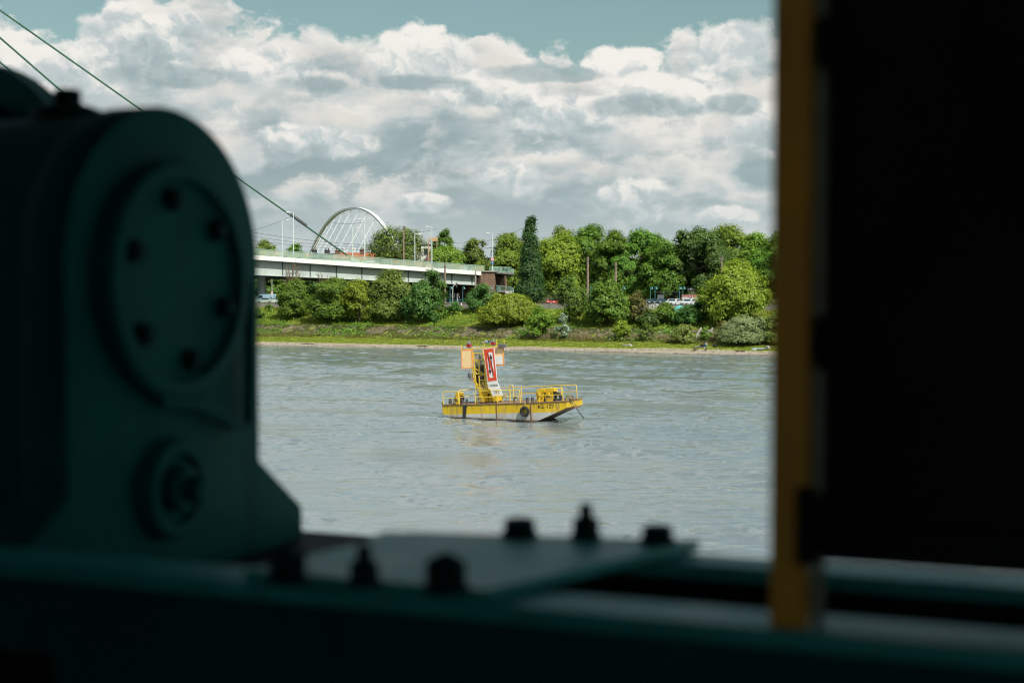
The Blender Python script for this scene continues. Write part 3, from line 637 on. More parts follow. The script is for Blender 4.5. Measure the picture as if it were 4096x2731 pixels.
bridge = thing('cable_stayed_bridge', 'long pale grey girder bridge with mint green railing descending to the far bank', 'bridge', bpt(0, 0, z=7))
_bo = bridge.location.copy()
def bp2(*a, **k): return bpt(*a, **k) - _bo
def strip(mb, t0, t1, n0, n1, dz0, dz1, step=6.0):
    n = max(1, int((t1-t0)/step)); ts = [t0 + (t1-t0)*k/n for k in range(n+1)]; vs = []; fs = []
    for t in ts: vs += [bp2(t, n0, dz0), bp2(t, n1, dz0), bp2(t, n1, dz1), bp2(t, n0, dz1)]
    for k in range(n):
        o = k*4
        for j in range(4): fs.append((o+j, o+(j+1) % 4, o+4+(j+1) % 4, o+4+j))
    fs += [(3, 2, 1, 0), (n*4, n*4+1, n*4+2, n*4+3)]
    mb.add(vs, fs)
GH = 5.05   # girder height below the edge beam
e = MB(); strip(e, T0, T1, 0, .55, -.95, 0); e.build('edge_beam', M_FASC, bridge)
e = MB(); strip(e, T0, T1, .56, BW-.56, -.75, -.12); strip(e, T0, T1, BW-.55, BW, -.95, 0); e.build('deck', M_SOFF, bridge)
def gd(t):                              # the girder gets shallower towards the abutment
    k = (t - bt_(1030))/(bt_(1925)-bt_(1030)); return 4.15 - .85*max(0, min(1.1, k))
e = MB(); n = 60; ts = [T0 + (T1 - .3 - T0)*k/n for k in range(n+1)]
for n0, n1 in ((1.5, 4.2), (BW-4.2, BW-1.5)):
    vs = []; fs = []
    for t in ts: vs += [bp2(t, n0, -gd(t)), bp2(t, n1, -gd(t)), bp2(t, n1, -.76), bp2(t, n0, -.76)]
    for k in range(n):
        o = k*4
        for j in range(4): fs.append((o+j, o+(j+1) % 4, o+4+(j+1) % 4, o+4+j))
    fs += [(3, 2, 1, 0), (n*4, n*4+1, n*4+2, n*4+3)]; e.add(vs, fs)
e.build('girder', M_GIRD, bridge)
e = MB()
for k in range(n):
    a, b2 = ts[k], ts[k+1]; e.bar(bp2(a, 1.45, -gd(a)+.06), bp2(b2, 1.45, -gd(b2)+.06), .5, .12)
e.build('girder_flange', M_GIRD, bridge)
e = MB()
for sx in (1028, 1145, 1255, 1360, 1462, 1556, 1648, 1735, 1822, 1903):
    t = bt_(sx); e = MB(); e.bar(bp2(t, 1.44, -gd(t)+.12), bp2(t, 1.44, -.97), .22, .16, up=BU); e.build('girder_joint', M_GIRD_D, bridge)
for k in range(1, 12): t = bt_(1028) - 9.6*k; e = MB(); e.bar(bp2(t, 1.44, -gd(t)+.12), bp2(t, 1.44, -.97), .22, .16, up=BU); e.build('girder_joint', M_GIRD_D, bridge)
def railing(n, t0, t1):
    r = MB(); k = int((t1-t0)/1.9)
    for i in range(k+1):
        t = t0 + (t1-t0)*i/k; r.bar(bp2(t, n, 0), bp2(t, n, 1.32), .09, .09, up=BU)
    kk = int((t1-t0)/6)
    for i in range(kk):
        a, b2 = t0+(t1-t0)*i/kk, t0+(t1-t0)*(i+1)/kk
        for z, w in ((1.33, .11), (.12, .06)): r.bar(bp2(a, n, z), bp2(b2, n, z), w, w)
    r.build('railing', M_MINT, bridge, fix=False)
    g = MB()
    for i in range(kk):
        a, b2 = t0+(t1-t0)*i/kk, t0+(t1-t0)*(i+1)/kk
        g.add([bp2(a, n+.02, .17), bp2(b2, n+.02, .17), bp2(b2, n+.02, 1.26), bp2(a, n+.02, 1.26)], [(0, 1, 2, 3)])
    g.build('railing_glass', M_GLASS_G, bridge, fix=False)
railing(.18, T0, T1 + 1.0); railing(BW-.18, T0, T1 + 1.0)
# columns
def column(sx, n, r, zb=6.5):
    t = bt_(sx); p = bp2(t, n, 0); c = MB(); c.lathe([(r, 0), (r, p.z - gd(t) - (zb - _bo.z) + .1)], (p.x, p.y, zb - _bo.z), 20)
    c.build('column', M_GIRD, bridge, smooth=True)
column(1441, 2.4, 1.15); column(1441+95, BW-3, 1.15); column(1132, 9.0, .9, 3.5)
# dark backing added for the deep shade of the underpass, shore end
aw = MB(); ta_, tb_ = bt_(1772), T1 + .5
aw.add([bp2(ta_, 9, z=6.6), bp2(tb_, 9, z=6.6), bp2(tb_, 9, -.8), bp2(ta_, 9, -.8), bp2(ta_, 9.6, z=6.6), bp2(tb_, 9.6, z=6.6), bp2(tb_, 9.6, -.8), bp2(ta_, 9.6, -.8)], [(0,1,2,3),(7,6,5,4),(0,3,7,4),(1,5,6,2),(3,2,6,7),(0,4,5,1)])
aw.build('underpass_shade', paint('underpass shade black', (.035, .035, .035), .9, .1, .5), bridge)
# stay cables (in the plane over the near edge), rising to the pylon that stands out of the picture
def stay(pa, pb, rad, t_end):
    """through two measured points of the photograph, in the vertical plane above n = 3"""
    def onp(sx, sy):
        q = BP + BN*3; r = ray(sx, sy); t = (q.x - r.x*q.y)/(r.x*BU.y - BU.x); Y = q.y + BU.y*t; return t, EYE.z + r.z*Y
    (ta, za), (tb, zb) = onp(*pa), onp(*pb); sl = (zb - za)/(tb - ta)
    td = ta
    for _ in range(60): td = ta + (deck_z(td) - .5 - za)/sl
    c = MB(); P0 = bp2(td, 3, z=za + sl*(td-ta)); P1 = bp2(t_end, 3, z=za + sl*(t_end-ta))
    c.tube([P0, P1], rad, 10)
    c.build('stay_cable', M_CABLE, bridge, smooth=True)
    return lambda t: bp2(t, 3, z=za + sl*(t-ta)), ta
f1, ta1 = stay((1425, 1047), (0, 42), .18, -112)
stay((228, 350), (0, 152), .19, -90); stay((30, 275), (0, 250), .19, -80)
c = MB(); t_c = bt_(1242); c.tube([f1(t_c - 3.0) + Vector((0, 0, .25)), f1(t_c + .9) + Vector((0, 0, .25))], .36, 8); c.build('cable_clamp', M_CLAMP, bridge)
c = MB(); c.prism([f1(ta1 - 1.6) + BN*.2, f1(ta1 - 1.2) - Vector((0, 0, 2.2)) + BN*.2, bp2(ta1 + 3.2, 3.2, -.3), bp2(ta1 + 2.6, 3.2, .5)], -BN*.4); c.build('cable_anchor', M_MINT, bridge)
# abutment pier of rough brown stone, with the curved stair beside it
tE = T1; pq = bpt(tE + .2, .5)
x0, y0 = pq.x, pq.y; Yp = y0
pier = thing('stone_pier', 'rough brown sandstone pier at the shore end of the bridge', 'pier', (x0, y0, 6.8), math.atan2(BU.y, BU.x))
zt = zat(1925, 1087, Yp) - 6.8; wd = (1968-1912)/FPX*Yp/.77
pb = MB(); h = zt
for (a, b2) in ((0, wd), (wd + 2.9, wd + 3.4)):
    pb.add([(a-.9*(a == 0), -.6, -.5), (b2+.7, -.6, -.5), (b2+.7, 9, -.5), (a-.9*(a == 0), 9, -.5), (a+.2, .1, h), (b2, .1, h), (b2, 9, h), (a+.2, 9, h)], [(3,2,1,0),(4,5,6,7),(0,1,5,4),(1,2,6,5),(2,3,7,6),(3,0,4,7)])
pb.build('masonry', M_BRICK, pier)
cp = MB(); cp.box((wd/2 + .3, 4.4, h + .12), (wd + 1.4, 9.4, .24)); cp.build('cap_stone', M_CONC, pier)
M_CONCD = paint('stairway concrete', (.17, .17, .16), .85, .12, .8)
stair = thing('curved_stairway', 'curved walkway with mint green railings winding down from the bridge beside the stone pier', 'stairway', (x0, y0, 6.8), math.atan2(BU.y, BU.x))
cx_, cy_, r_o, r_i = wd + 2.6, 6.2, 6.6, 3.6
def helix(a0, a1, z0, z1, n=22):
    return [(a0 + (a1-a0)*k/n, z0 + (z1-z0)*k/n) for k in range(n+1)]
def ramp_seg(a0, a1, z0, z1, name):
    s_ = MB(); H = helix(a0, a1, z0, z1); vs = []; fs = []
    for a, z in H:
        for r_, dz in ((r_i, -.35), (r_o, -.35), (r_o, 0), (r_i, 0)): vs.append((cx_ + math.cos(a)*r_, cy_ + math.sin(a)*r_, z+dz))
    for k in range(len(H)-1):
        o = k*4
        for j in range(4): fs.append((o+j, o+(j+1) % 4, o+4+(j+1) % 4, o+4+j))
    s_.add(vs, fs); s_.build(name, M_CONCD, stair)
    for rr_ in (r_o - .1, r_i + .1):
        g = MB()
        pts = [Vector((cx_ + math.cos(a)*rr_, cy_ + math.sin(a)*rr_, z)) for a, z in H]
        for z_ in (1.15, .1): g.tube([p + Vector((0, 0, z_)) for p in pts], .05, 6)
        fine = helix(a0, a1, z0, z1, 66)
        for k, (a, z) in enumerate(fine):
            p = Vector((cx_ + math.cos(a)*rr_, cy_ + math.sin(a)*rr_, z)); w_ = .07 if k % 6 == 0 else .035; g.bar(p, p + Vector((0, 0, 1.15)), w_, w_, up=BU)
        g.build('railing', M_MINT, stair, fix=False)
ramp_seg(R(-120), R(45), h + .05, h - .9, 'upper_landing'); ramp_seg(R(-165), R(15), h*.47, h*.26, 'lower_flight')
pl = MB(); pl.lathe([(.55, 0), (.55, h - .4)], (cx_ + 2.2, cy_ - 2.2, -.3), 12); pl.build('support_column', M_CONCD, stair, smooth=True)
ld = MB()
for i in range(13):
    u = i/12; ld.bar((wd + .3 + u*5, .35 + .0*u, h + .02), (wd + .3 + u*5, .35, h + 1.2), .05, .05, up=(0, 1, 0))
ld.bar((wd + .2, .35, h + 1.2), (wd + 5.4, .35, h + 1.2), .07); ld.build('landing_railing', M_MINT, stair, fix=False)
lw = MB(); lw.box((wd + 2.9, 1.9, h - .1), (5.6, 3.4, .3)); lw.build('landing', M_CONCD, stair)
# ---- street lamps on the bridge
M_LAMP = paint('pale mint lamp post', (.62, .74, .68), .4, .04, 1)
M_LENS = paint('lamp lens', (.75, .76, .72), .25, .03, 2)
def lamp_proto(h, side):
    r = thing('street_lamp', 'x', 'street lamp', group='street lamps along the bridge')
    p = MB(); p.tube([(0, 0, -1.0), (0, 0, h*.5), (0, 0, h)], [.13, .11, .075], 8); p.build('pole', M_LAMP, r, smooth=True)
    a = MB(); a.tube([(0, 0, h-.04), (side*.4, 0, h+.06), (side*.75, 0, h+.08)], .05, 6)
    a.lathe([(.02, -.12), (.2, -.1), (.24, 0), (.16, .1), (.02, .13)], (0, 0, 0), 10, Matrix.Translation((side*1.15, 0, h+.07)) @ Matrix.Diagonal((2.3, 1, 1, 1)))
    a.build('lamp_head', M_LENS, r, smooth=True); return r
NEAR = [((1173, 851), 'first lamp of the near side row, closest to the gear housing'), ((1458, 879), 'lamp of the near side row standing in front of the white arch'),
        ((1727, 908), 'lamp of the near side row by the crane mast'), ((1970, 935), 'last lamp of the near side row, carrying a round speed sign')]
FAR = [((1129, 883), 'first lamp of the far side row, left of the steep cable'), ((1410, 912), 'lamp of the far side row seen inside the white arch'),
       ((1659, 937), 'lamp of the far side row in front of the half leafed tree'), ((1874, 964), 'last lamp of the far side row, next to a wooden mast')]
lamps = []
for row, n_, side in ((NEAR, .9, -1), (FAR, BW - 1.2, 1)):
    proto = None
    for (sx, sy), lb in row:
        q = BP + BN*n_; r = ray(sx, sy); t = (q.x - r.x*q.y)/(r.x*BU.y - BU.x); p = bpt(t, n_, z=0); zt_ = EYE.z + r.z*p.y; zb = deck_z(t)
        if proto is None: proto = lamp_proto(zt_ - zb, side); o = proto; h0 = zt_ - zb
        else: o = copy_tree(proto)
        o.location = (p.x, p.y, zb); o.rotation_euler.z = 0; o['label'] = 'slim pale lamp: ' + lb; o.scale = (1, 1, (zt_-zb)/h0); lamps.append(o)
M_RED = paint('signal red', (.62, .045, .03), .45, .05, 3); M_BLK = paint('black', (.012, .012, .013), .5, .1, 5); M_BLUE = paint('sign blue', (.03, .16, .45), .4, .05, 3)
lp = lamps[3].location; Yl = lp.y
sg = thing('speed_sign', 'round red rimmed speed sign with a small blue sign below it on a lamp post', 'road sign', (lp.x, lp.y - .2, zat(1970, 1037, Yl)))
face = Matrix.Rotation(PI/2, 4, 'X')
d = MB(); d.lathe([(.44, -.03), (.44, 0)], (0, 0, 0), 24, face); d.build('rim', M_RED, sg)
d = MB(); d.lathe([(.33, 0), (.33, .015)], (0, 0, 0), 24, face); d.build('disc', M_WHITE, sg)
text_mesh('lettering', '50', M_BLK, sg, (0, -.022, -.15), (1, 0, 0), (0, 0, 1), .32, bold=.01)
d = MB(); d.box((0, 0, -.86), (.5, .04, .62)); d.build('blue_sign', M_BLUE, sg)
d = MB(); d.box((0, -.024, -.72), (.3, .008, .12)); d.box((0, -.024, -.98), (.12, .008, .16)); d.build('symbol', M_WHITE, sg)
# ---- the arena's arch, far behind
DA = 1160.0; ac = at(1407, 1158, DA); ev = Vector((.53, -.848, 0)); mv = Vector((.848, .53, 0))
M_ARCH = paint('arch white', (.90, .92, .92), .5, .03, .02)
arch = thing('arena_arch', 'huge white arch with crossing cables far behind the bridge', 'arch', (ac.x, ac.y, 7))
AH = 10 + (1158-836)/FPX*DA - 7; half = 282/FPX*DA/.53
def apt(u): return Vector((ev.x*half*u, ev.y*half*u, AH*(1 - abs(u)**2.3)))
a = MB(); N = 64; vs = []; fs = []
for k in range(N+1):
    u = -1 + 2*k/N; p = apt(u); d_ = (apt(min(1, u+.01)) - apt(max(-1, u-.01))).normalized(); nn = mv.cross(d_).normalized()
    if nn.z < 0: nn = -nn
    for i, j in ((-1, -1), (1, -1), (1, 1), (-1, 1)): vs.append(p + mv*(i*1.4) + nn*(j*.8))
for k in range(N):
    o = k*4
    for j in range(4): fs.append((o+j, o+(j+1) % 4, o+4+(j+1) % 4, o+4+j))
a.add(vs, fs); a.build('arch_rib', M_ARCH, arch)
for k in range(13):
    u = -.80 + 1.6*k/12; p = apt(u) - Vector((0, 0, 1.4))
    for sgn in (-1, 1):
        L_c = min(p.z - 12, 62); q_ = p + mv*(sgn*L_c*.585) - Vector((0, 0, L_c)); c = MB(); c.tube([p, q_], .17 if sgn < 0 else .10, 5); c.build('arch_cable', M_ARCH, arch, fix=False)
# ---- houses behind the bridge
m_, nt_, b_, L_ = new_mat('orange roof tiles'); M_TILE = m_
wv = nt_.nodes.new('ShaderNodeTexWave'); wv.bands_direction = 'Z'; wv.inputs['Scale'].default_value = 1.4; L_(objco(nt_), wv.inputs['Vector'])
L_(mx(nt_, .35, ramp(nt_, nz(nt_, objco(nt_), .8, 4), [(.3, (.34, .11, .05)), (.7, (.46, .17, .085))]), wv.outputs['Color'], 'MULTIPLY'), b_.inputs['Base Color']); b_.inputs['Roughness'].default_value = .85
M_SLATE = paint('dark slate roof', (.07, .07, .075), .7, .15, .8); M_BRN = paint('brown roof', (.14, .10, .085), .8, .15, .8)
M_REND = paint('pale render', (.68, .68, .65), .8, .05, .5); M_GREYR = paint('grey render', (.38, .38, .37), .8, .06, .5); M_PANE = paint('window glass', (.03, .04, .05), .12, .1, 1)
def house(sx0, sx1, sy_ridge, sy_eave, Y, wall, roof, label, windows=2, chim=(), gable=False):
    xa, xb = at(sx0, 1158, Y).x, at(sx1, 1158, Y).x; zr = zat(sx0, sy_ridge, Y) - 7; ze = zat(sx0, sy_eave, Y) - 7; w = xb - xa; D = 11.0
    r = thing('house', label, 'house', ((xa+xb)/2, Y, 7)); b = MB(); b.box((0, D/2, ze/2), (w, D, ze)); b.build('wall', wall, r)
    rf = MB()
    if gable: rf.prism([(-w/2-.3, -.3, ze), (w/2+.3, -.3, ze), (0, -.3, zr)], (0, D+.6, 0))
    else: rf.prism([(-w/2-.3, -.4, ze), (-w/2-.3, D+.4, ze), (-w/2-.3, D/2, zr)], (w+.6, 0, 0))
    ro = rf.build('roof', roof, r)
    for cx, top in chim:
        c = MB(); x = at(cx, 1158, Y).x - (xa+xb)/2; zt_ = zat(cx, top, Y) - 7; c.box((x, D/2-1.2, zt_/2 + ze/2 - 1), (1.5, 1.2, zt_ - ze + 2)); c.box((x, D/2-1.2, zt_+.08), (1.8, 1.5, .2))
        for j in (-.4, .4): c.lathe([(.16, 0), (.14, .6)], (x + j, D/2-1.2, zt_+.15), 8)
        c.build('chimney', M_SLATE if roof is M_SLATE else M_BRICK, ro)
    for i in range(windows):
        x = -w/2 + w*(i+.5)/windows; f = MB()
        for s_ in (-1, 1): f.box((x + s_*.6, -.03, ze-2), (.14, .12, 1.9))
        for s_ in (-1, 1): f.box((x, -.03, ze-2 + s_*.95), (1.34, .12, .14))
        wo = f.build('window', M_WHITE, r); p = MB(); p.box((x, -.012, ze-2), (1.06, .05, 1.76)); p.build('pane', M_PANE, wo)
    return r
house(1232, 1338, 1012, 1030, 430, M_GREYR, M_SLATE, 'low house with a dark slate roof and dark chimneys left of the orange roofs', 6, ((1250, 1000), (1302, 1001)))
house(1336, 1440, 1009, 1034, 425, M_REND, M_TILE, 'house with a long orange tiled roof beneath the white arch', 6, ((1345, 1002),))
house(1441, 1500, 1008, 1036, 418, M_REND, M_TILE, 'narrower house with an orange tiled roof beside the long one', 3, ((1445, 1000),))
house(1500, 1600, 1005, 1042, 424, M_REND, M_TILE, 'orange roofed house half hidden by the half leafed tree', 5)
house(1684, 1724, 974, 978, 380, M_REND, M_GREYR, 'plain white upper storey with one dark window', 1)
house(1700, 1728, 1008, 1052, 360, M_GREYR, M_BRN, 'small house with a steep brown gable roof by the crane mast', 1, gable=True)
vt = thing('roof_vent_row', 'row of pale roof vents standing on the low roof beneath the arch', 'roof vents', (*at(1420, 1158, 520).xy, 7)); v = MB()
for k in range(9): v.lathe([(.5, 0), (.5, .9), (.7, 1.0), (.7, 1.3), (.1, 1.5)], (k*3.2 - 4 + (k % 3)*.5, 0, zat(1400, 1008, 520) - 7), 10)
v.build('vent', M_REND, vt, smooth=True); v = MB(); v.box((9, 8, (zat(1400, 1012, 520) - 7)/2), (44, 14, zat(1400, 1012, 520) - 7)); v.build('block', M_GREYR, vt)
cm = thing('crane_mast', 'ochre lattice crane mast behind the bridge railing', 'crane', (*at(1721, 1158, 352).xy, 7)); M_OCH = paint('ochre paint', (.50, .33, .17), .6, .1, 1)
zt_ = zat(1721, 948, 352) - 7; g = MB()
for i, j in ((-1, -1), (1, -1), (1, 1), (-1, 1)): g.bar((i*.45, j*.45, 0), (i*.45, j*.45, zt_), .13)
for k in range(int(zt_/1.1)):
    z = k*1.1
    for i, j, i2, j2 in ((-1, -1, 1, -1), (1, -1, 1, 1), (1, 1, -1, 1), (-1, 1, -1, -1)): g.bar((i*.45, j*.45, z), (i2*.45, j2*.45, z+1.1), .08)
g.build('lattice', M_OCH, cm); g = MB(); g.box((.9, 0, zt_-.6), (1.9, .8, .9)); g.build('jib_stub', M_OCH, cm)
# ---- wooden tram masts and their wires
M_WOOD = paint('weathered mast', (.27, .20, .145), .85, .15, 2)
masts = {}
for (sx, sy, Y, r_, lb) in ((1614, 906, 362, .24, 'tallest brown wooden mast, in front of the half leafed tree'), (1746, 951, 366, .22, 'brown wooden mast right of the crane mast'), (1907, 972, 372, .2, 'brown wooden mast right of the last far lamp'),
        (1780, 1054, 292, .2, 'short brown mast standing before the girder and the grey green tree'), (1902, 1088, 296, .2, 'grey mast before the end of the girder'), (2102, 904, 330, .22, 'mast half hidden behind the poplar'), (2351, 1030, 266, .24, 'left one of two tall bare masts before the green row of trees'),
        (2463, 1050, 262, .22, 'right one of two tall bare masts before the green row of trees'), (2887, 1028, 258, .2, 'mast rising above the big round yellow green tree'), (2972, 1048, 262, .2, 'shorter mast at the right shoulder of the big round tree')):
    p = at(sx, sy, Y); o = thing('tram_mast', lb, 'mast', (p.x, p.y, 7)); H = p.z - 7
    g = MB(); g.tube([(0, 0, -.3), (0, 0, H)], [r_*1.15, r_*.85], 10); g.build('pole', M_WOOD if sx not in (1902,) else M_CONC, o, smooth=True)
    g = MB(); g.box((0, 0, H-.6), (r_*2.4, r_*2.4, .16)); g.lathe([(.06, 0), (.1, .1), (.05, .22)], (0, 0, H), 8); g.build('insulator_band', M_CLAMP, o); masts[sx] = p
def wire(p, q, sag, r_, lb, grp='overhead wires'):
    p, q = Vector(p), Vector(q); g = MB(); g.tube([p.lerp(q, k/12) - Vector((0, 0, sag*4*(k/12)*(1-k/12))) for k in range(13)], r_, 4)
    tag(g.build('overhead_wire', M_BLK, None, fix=False), lb, 'wire', grp)
wire(at(985, 925, 345), at(1620, 985, 362), .8, .035, 'topmost thin wire crossing in front of the white arch')
wire(at(985, 942, 345), at(1620, 993, 362), .8, .03, 'middle thin wire crossing in front of the white arch')
wire(at(985, 958, 345), at(1620, 1000, 362), .8, .03, 'lowest thin wire crossing in front of the white arch')
wire(at(1000, 925, 330), at(1173, 862, 318), .3, .03, 'thin wire rising to the first near lamp')
wire(at(1614, 945, 362), at(1907, 992, 372), 1.1, .06, 'thick dark cable sagging between the wooden masts behind the railing')
wire(at(1907, 992, 372), at(2102, 945, 330), 1.0, .06, 'thick dark cable from the wooden mast towards the poplar')
wire(at(1746, 958, 366), at(2102, 907, 330), 2.2, .03, 'thin wire rising towards the mast by the poplar')
wire(at(1330, 890, 340), at(1458, 888, 322), .4, .03, 'thin wire at the lamp inside the white arch')
wire(at(1614, 925, 362), at(1746, 915, 358), .5, .03, 'thin wire by the half leafed tree')
wire(at(2351, 1045, 266), at(2887, 1040, 258), 2.6, .03, 'thin wire strung along the bare masts in front of the tree row')
# ---- teal lamps on the promenade
M_TEAL = paint('teal lamp paint', (.10, .33, .35), .4, .06, 2)
def teal_proto():
    r = thing('promenade_lamp', 'x', 'street lamp', group='small teal lamps on the promenade'); H = 4.0
    p = MB(); p.tube([(0, 0, -.1), (0, 0, 1), (0, 0, H)], [.07, .045, .032], 8); p.lathe([(.14, 0), (.12, .25), (.07, .3)], (0, 0, 0), 8); p.build('pole', M_TEAL, r, smooth=True)
    p = MB(); p.tube([(0, 0, H), (0, 0, H+.22), (.18, 0, H+.3), (.3, 0, H+.16)], .045, 6); p.lathe([(.04, .26), (.07, .14), (.17, -.02), (.20, -.14)], (.3, 0, H-.1), 10); p.build('lamp_shade', M_TEAL, r, smooth=True)
    p = MB(); p.lathe([(.01, -.18), (.09, -.15), (.11, -.06)], (.3, 0, H-.14), 10); p.build('bulb_cover', M_LENS, r); return r
tp = teal_proto(); first = True
for sx, q, lb in ((2602, 33, 'leftmost teal lamp of the pair left of the tram shelter'), (2620, 36, 'second teal lamp of the pair, at the left end of the tram shelter'), (2717, 33, 'teal lamp just right of the white parked car'), (2732, 36, 'teal lamp touching the left end of the red station sign'),
                  (2492, 35, 'teal lamp half hidden behind the second bare mast'), (2361, 35, 'teal lamp beside the first bare mast'), (1800, 33, 'teal lamp left of the curved traffic light mast'), (1851, 33, 'teal lamp right of the curved traffic light mast'),
                  (1962, 34, 'teal lamp in front of the brown stone pier'), (1990, 36, 'teal lamp between the pier and the curved stairway'), (3040, 34, 'teal lamp behind the big round yellow green tree')):
    o = tp if first else copy_tree(tp); first = False; x, y = ray_q(sx, q); o.location = (x, y, 7.0); o['label'] = lb
    z = zat(sx, 1146, y); o.scale = (1, 1, (z-7)/4.3)
# ---- low railing on the promenade wall
def fence_run(sx0, sx1, q, zb, H, label):
    (xa, ya), (xb, yb) = ray_q(sx0, q), ray_q(sx1, q); A, B = Vector((xa, ya, zb)), Vector((xb, yb, zb)); o = thing('low_railing', label, 'railing', A); n = max(2, int((B-A).length/1.5)); D = B - A
    g = MB()
    for k in range(n+1): g.bar(D*(k/n), D*(k/n) + Vector((0, 0, H)), .05)
    g.build('post', M_TEAL, o)
    g = MB()
    for z in (H, H*.62, H*.3): g.tube([Vector((0, 0, z)), D + Vector((0, 0, z))], .03, 6)
    g.build('rail', M_TEAL, o, fix=False)
fence_run(1738, 1900, 29.6, 7.0, 1.05, 'low teal tube railing on the promenade in front of the dark underpass')
fence_run(2560, 2800, 29.9, 7.0, 1.0, 'low teal railing beside the parked cars and the tram shelter')
# ---- vehicles
M_TYRE = paint('tyre rubber', (.018, .018, .018), .85, .1, 8); M_CHROME = paint('rim metal', (.45, .45, .46), .35, .05, 4, metal=.7)
M_GLS = paint('car glass', (.03, .045, .055), .08, .1, 2); M_HEAD = paint('headlight glass', (.75, .76, .74), .15, .03, 4); M_TAIL = paint('tail light red', (.5, .02, .02), .25, .05, 4)
CAR = dict(white=paint('white car paint', (.74, .75, .75), .3, .03, 1), dark=paint('dark car paint', (.025, .035, .05), .25, .05, 1), blue=paint('light blue van paint', (.30, .48, .60), .35, .05, 1), red=paint('red car paint', (.5, .04, .03), .3, .05, 1), mint=paint('pale green car paint', (.5, .62, .55), .3, .04, 1))
def vehicle(name, label, cat, col, sx, q, head, van=False, light=True):
    """low car or tall van; head = heading angle (0 = towards +x)"""
    x, y = ray_q(sx, q); r = thing(name, label, cat, (x, y, 7.004), head)
    if van: prof = [(-2.5, .42), (2.45, .42), (2.52, .95), (2.1, 1.25), (1.45, 2.1), (1.2, 2.22), (-2.3, 2.25), (-2.5, 2.0)]; gl = [(1.98, 1.30), (1.40, 2.02), (.55, 2.02), (.55, 1.30)]; W = 1.95
    else: prof = [(-2.15, .36), (2.1, .36), (2.18, .72), (1.95, .88), (1.05, .98), (.35, 1.42), (-.9, 1.46), (-1.75, 1.02), (-2.15, .95)]; gl = [(.92, 1.0), (.32, 1.37), (-.85, 1.40), (-1.55, 1.03)]; W = 1.76
    b = MB(); n = len(prof); vs = []; fs = []
    secs = ((-W/2, .0, .93), (-W/2+.06, 1, 1), (W/2-.06, 1, 1), (W/2, 0, .93))
    for yy, _, k in secs:
        for px, pz in prof:
            inn = .13*max(0, (pz-.95)) * (1 if yy > 0 else -1); vs.append((px*(.985 if k < 1 else 1), yy - inn, pz if k == 1 else .36 + (pz-.36)*.985))
    for s_ in range(3):
        for i in range(n): fs.append((s_*n+i, s_*n+(i+1) % n, (s_+1)*n+(i+1) % n, (s_+1)*n+i))
    fs += [tuple(range(n)), tuple(reversed(range(3*n, 4*n)))]
    b.add(vs, fs); b.build('body', CAR[col], r, smooth=True)
    g = MB()
    for sgn in (-1, 1):
        pts = [(px, sgn*(W/2 + .006 - .13*max(0, pz-.95)), pz) for px, pz in gl]; g.add(pts, [(0, 1, 2, 3)] if sgn > 0 else [(3, 2, 1, 0)])
    g.build('side_window', M_GLS, r)
    (x1, z1), (x2, z2) = ((2.12, 1.27), (1.47, 2.09)) if van else ((1.04, 1.0), (.37, 1.41))
    k1, k2 = .1*W, .16*W; off = Vector((.012, 0, .012))
    g = MB(); g.add([Vector((x1, -W/2+k1, z1)) + off, Vector((x1, W/2-k1, z1)) + off, Vector((x2, W/2-k2, z2)) + off, Vector((x2, -W/2+k2, z2)) + off], [(0, 1, 2, 3)]); g.build('windscreen', M_GLS, r)
    (x1, z1), (x2, z2) = ((-2.515, 1.3), (-2.515, 1.95)) if van else ((-1.70, 1.06), (-.93, 1.45))
    g = MB(); g.add([Vector((x1, W/2-k1, z1+.01)), Vector((x1, -W/2+k1, z1+.01)), Vector((x2, -W/2+k2, z2+.01)), Vector((x2, W/2-k2, z2+.01))], [(0, 1, 2, 3)]); g.build('rear_window', M_GLS, r)
    for fx in (1.35, -1.35):
        for sgn in (-1, 1):
            M = Matrix.Translation((fx*(1.1 if van else 1), sgn*(W/2-.1), .33)) @ Matrix.Rotation(PI/2, 4, 'X')
            w_ = MB(); w_.lathe([(.2, -.11), (.33, -.1), (.34, 0), (.33, .1), (.2, .11)], (0, 0, 0), 18, M); wo = w_.build('wheel', M_TYRE, r, smooth=True)
            w_ = MB(); w_.lathe([(.05, .125), (.19, .118), (.2, -.118), (.05, -.125)], (0, 0, 0), 12, M); w_.build('rim', M_CHROME, wo)
    fx = 2.44 if van else 2.1
    for sgn in (-1, 1):
        g = MB(); g.box((fx, sgn*(W/2-.3), .78), (.14, .36, .16)); g.build('headlight', M_HEAD, r, bevel=.02)
        g = MB(); g.box((-fx-.03, sgn*(W/2-.2), .85), (.1, .2, .22)); g.build('tail_light', M_TAIL, r, bevel=.02)
    g = MB(); g.box((fx+.04, 0, .55), (.1, W*.6, .14)); g.build('grille', M_BLK, r)
    g = MB(); g.box((fx+.1, 0, .47), (.02, .5, .11)); g.build('number_plate', M_WHITE, r)
    for sgn in (-1, 1):
        g = MB(); g.box((.85 if not van else 1.6, sgn*(W/2+.06), 1.02 if not van else 1.35), (.1, .16, .14)); g.build('mirror', CAR[col], r, bevel=.02)
    r.scale = (1, 1, .9)
    return r
HB = ANG - PI/2     # facing the river
vehicle('parked_car', 'dark car parked facing the river at the left end of the tram shelter', 'car', 'dark', 2602, 31.8, HB)
vehicle('parked_car', 'dark car parked in front of the middle of the tram shelter', 'car', 'dark', 2646, 31.8, HB)
vehicle('parked_car', 'white car parked facing the river in front of the tram shelter', 'car', 'white', 2693, 31.8, HB)
vehicle('parked_car', 'white car parked facing the river below the red station sign', 'car', 'white', 2754, 31.8, HB)
vehicle('parked_car', 'red car glimpsed between the rounded shrub and the half leafed olive tree', 'car', 'red', 2210, 33.0, HB + .3)
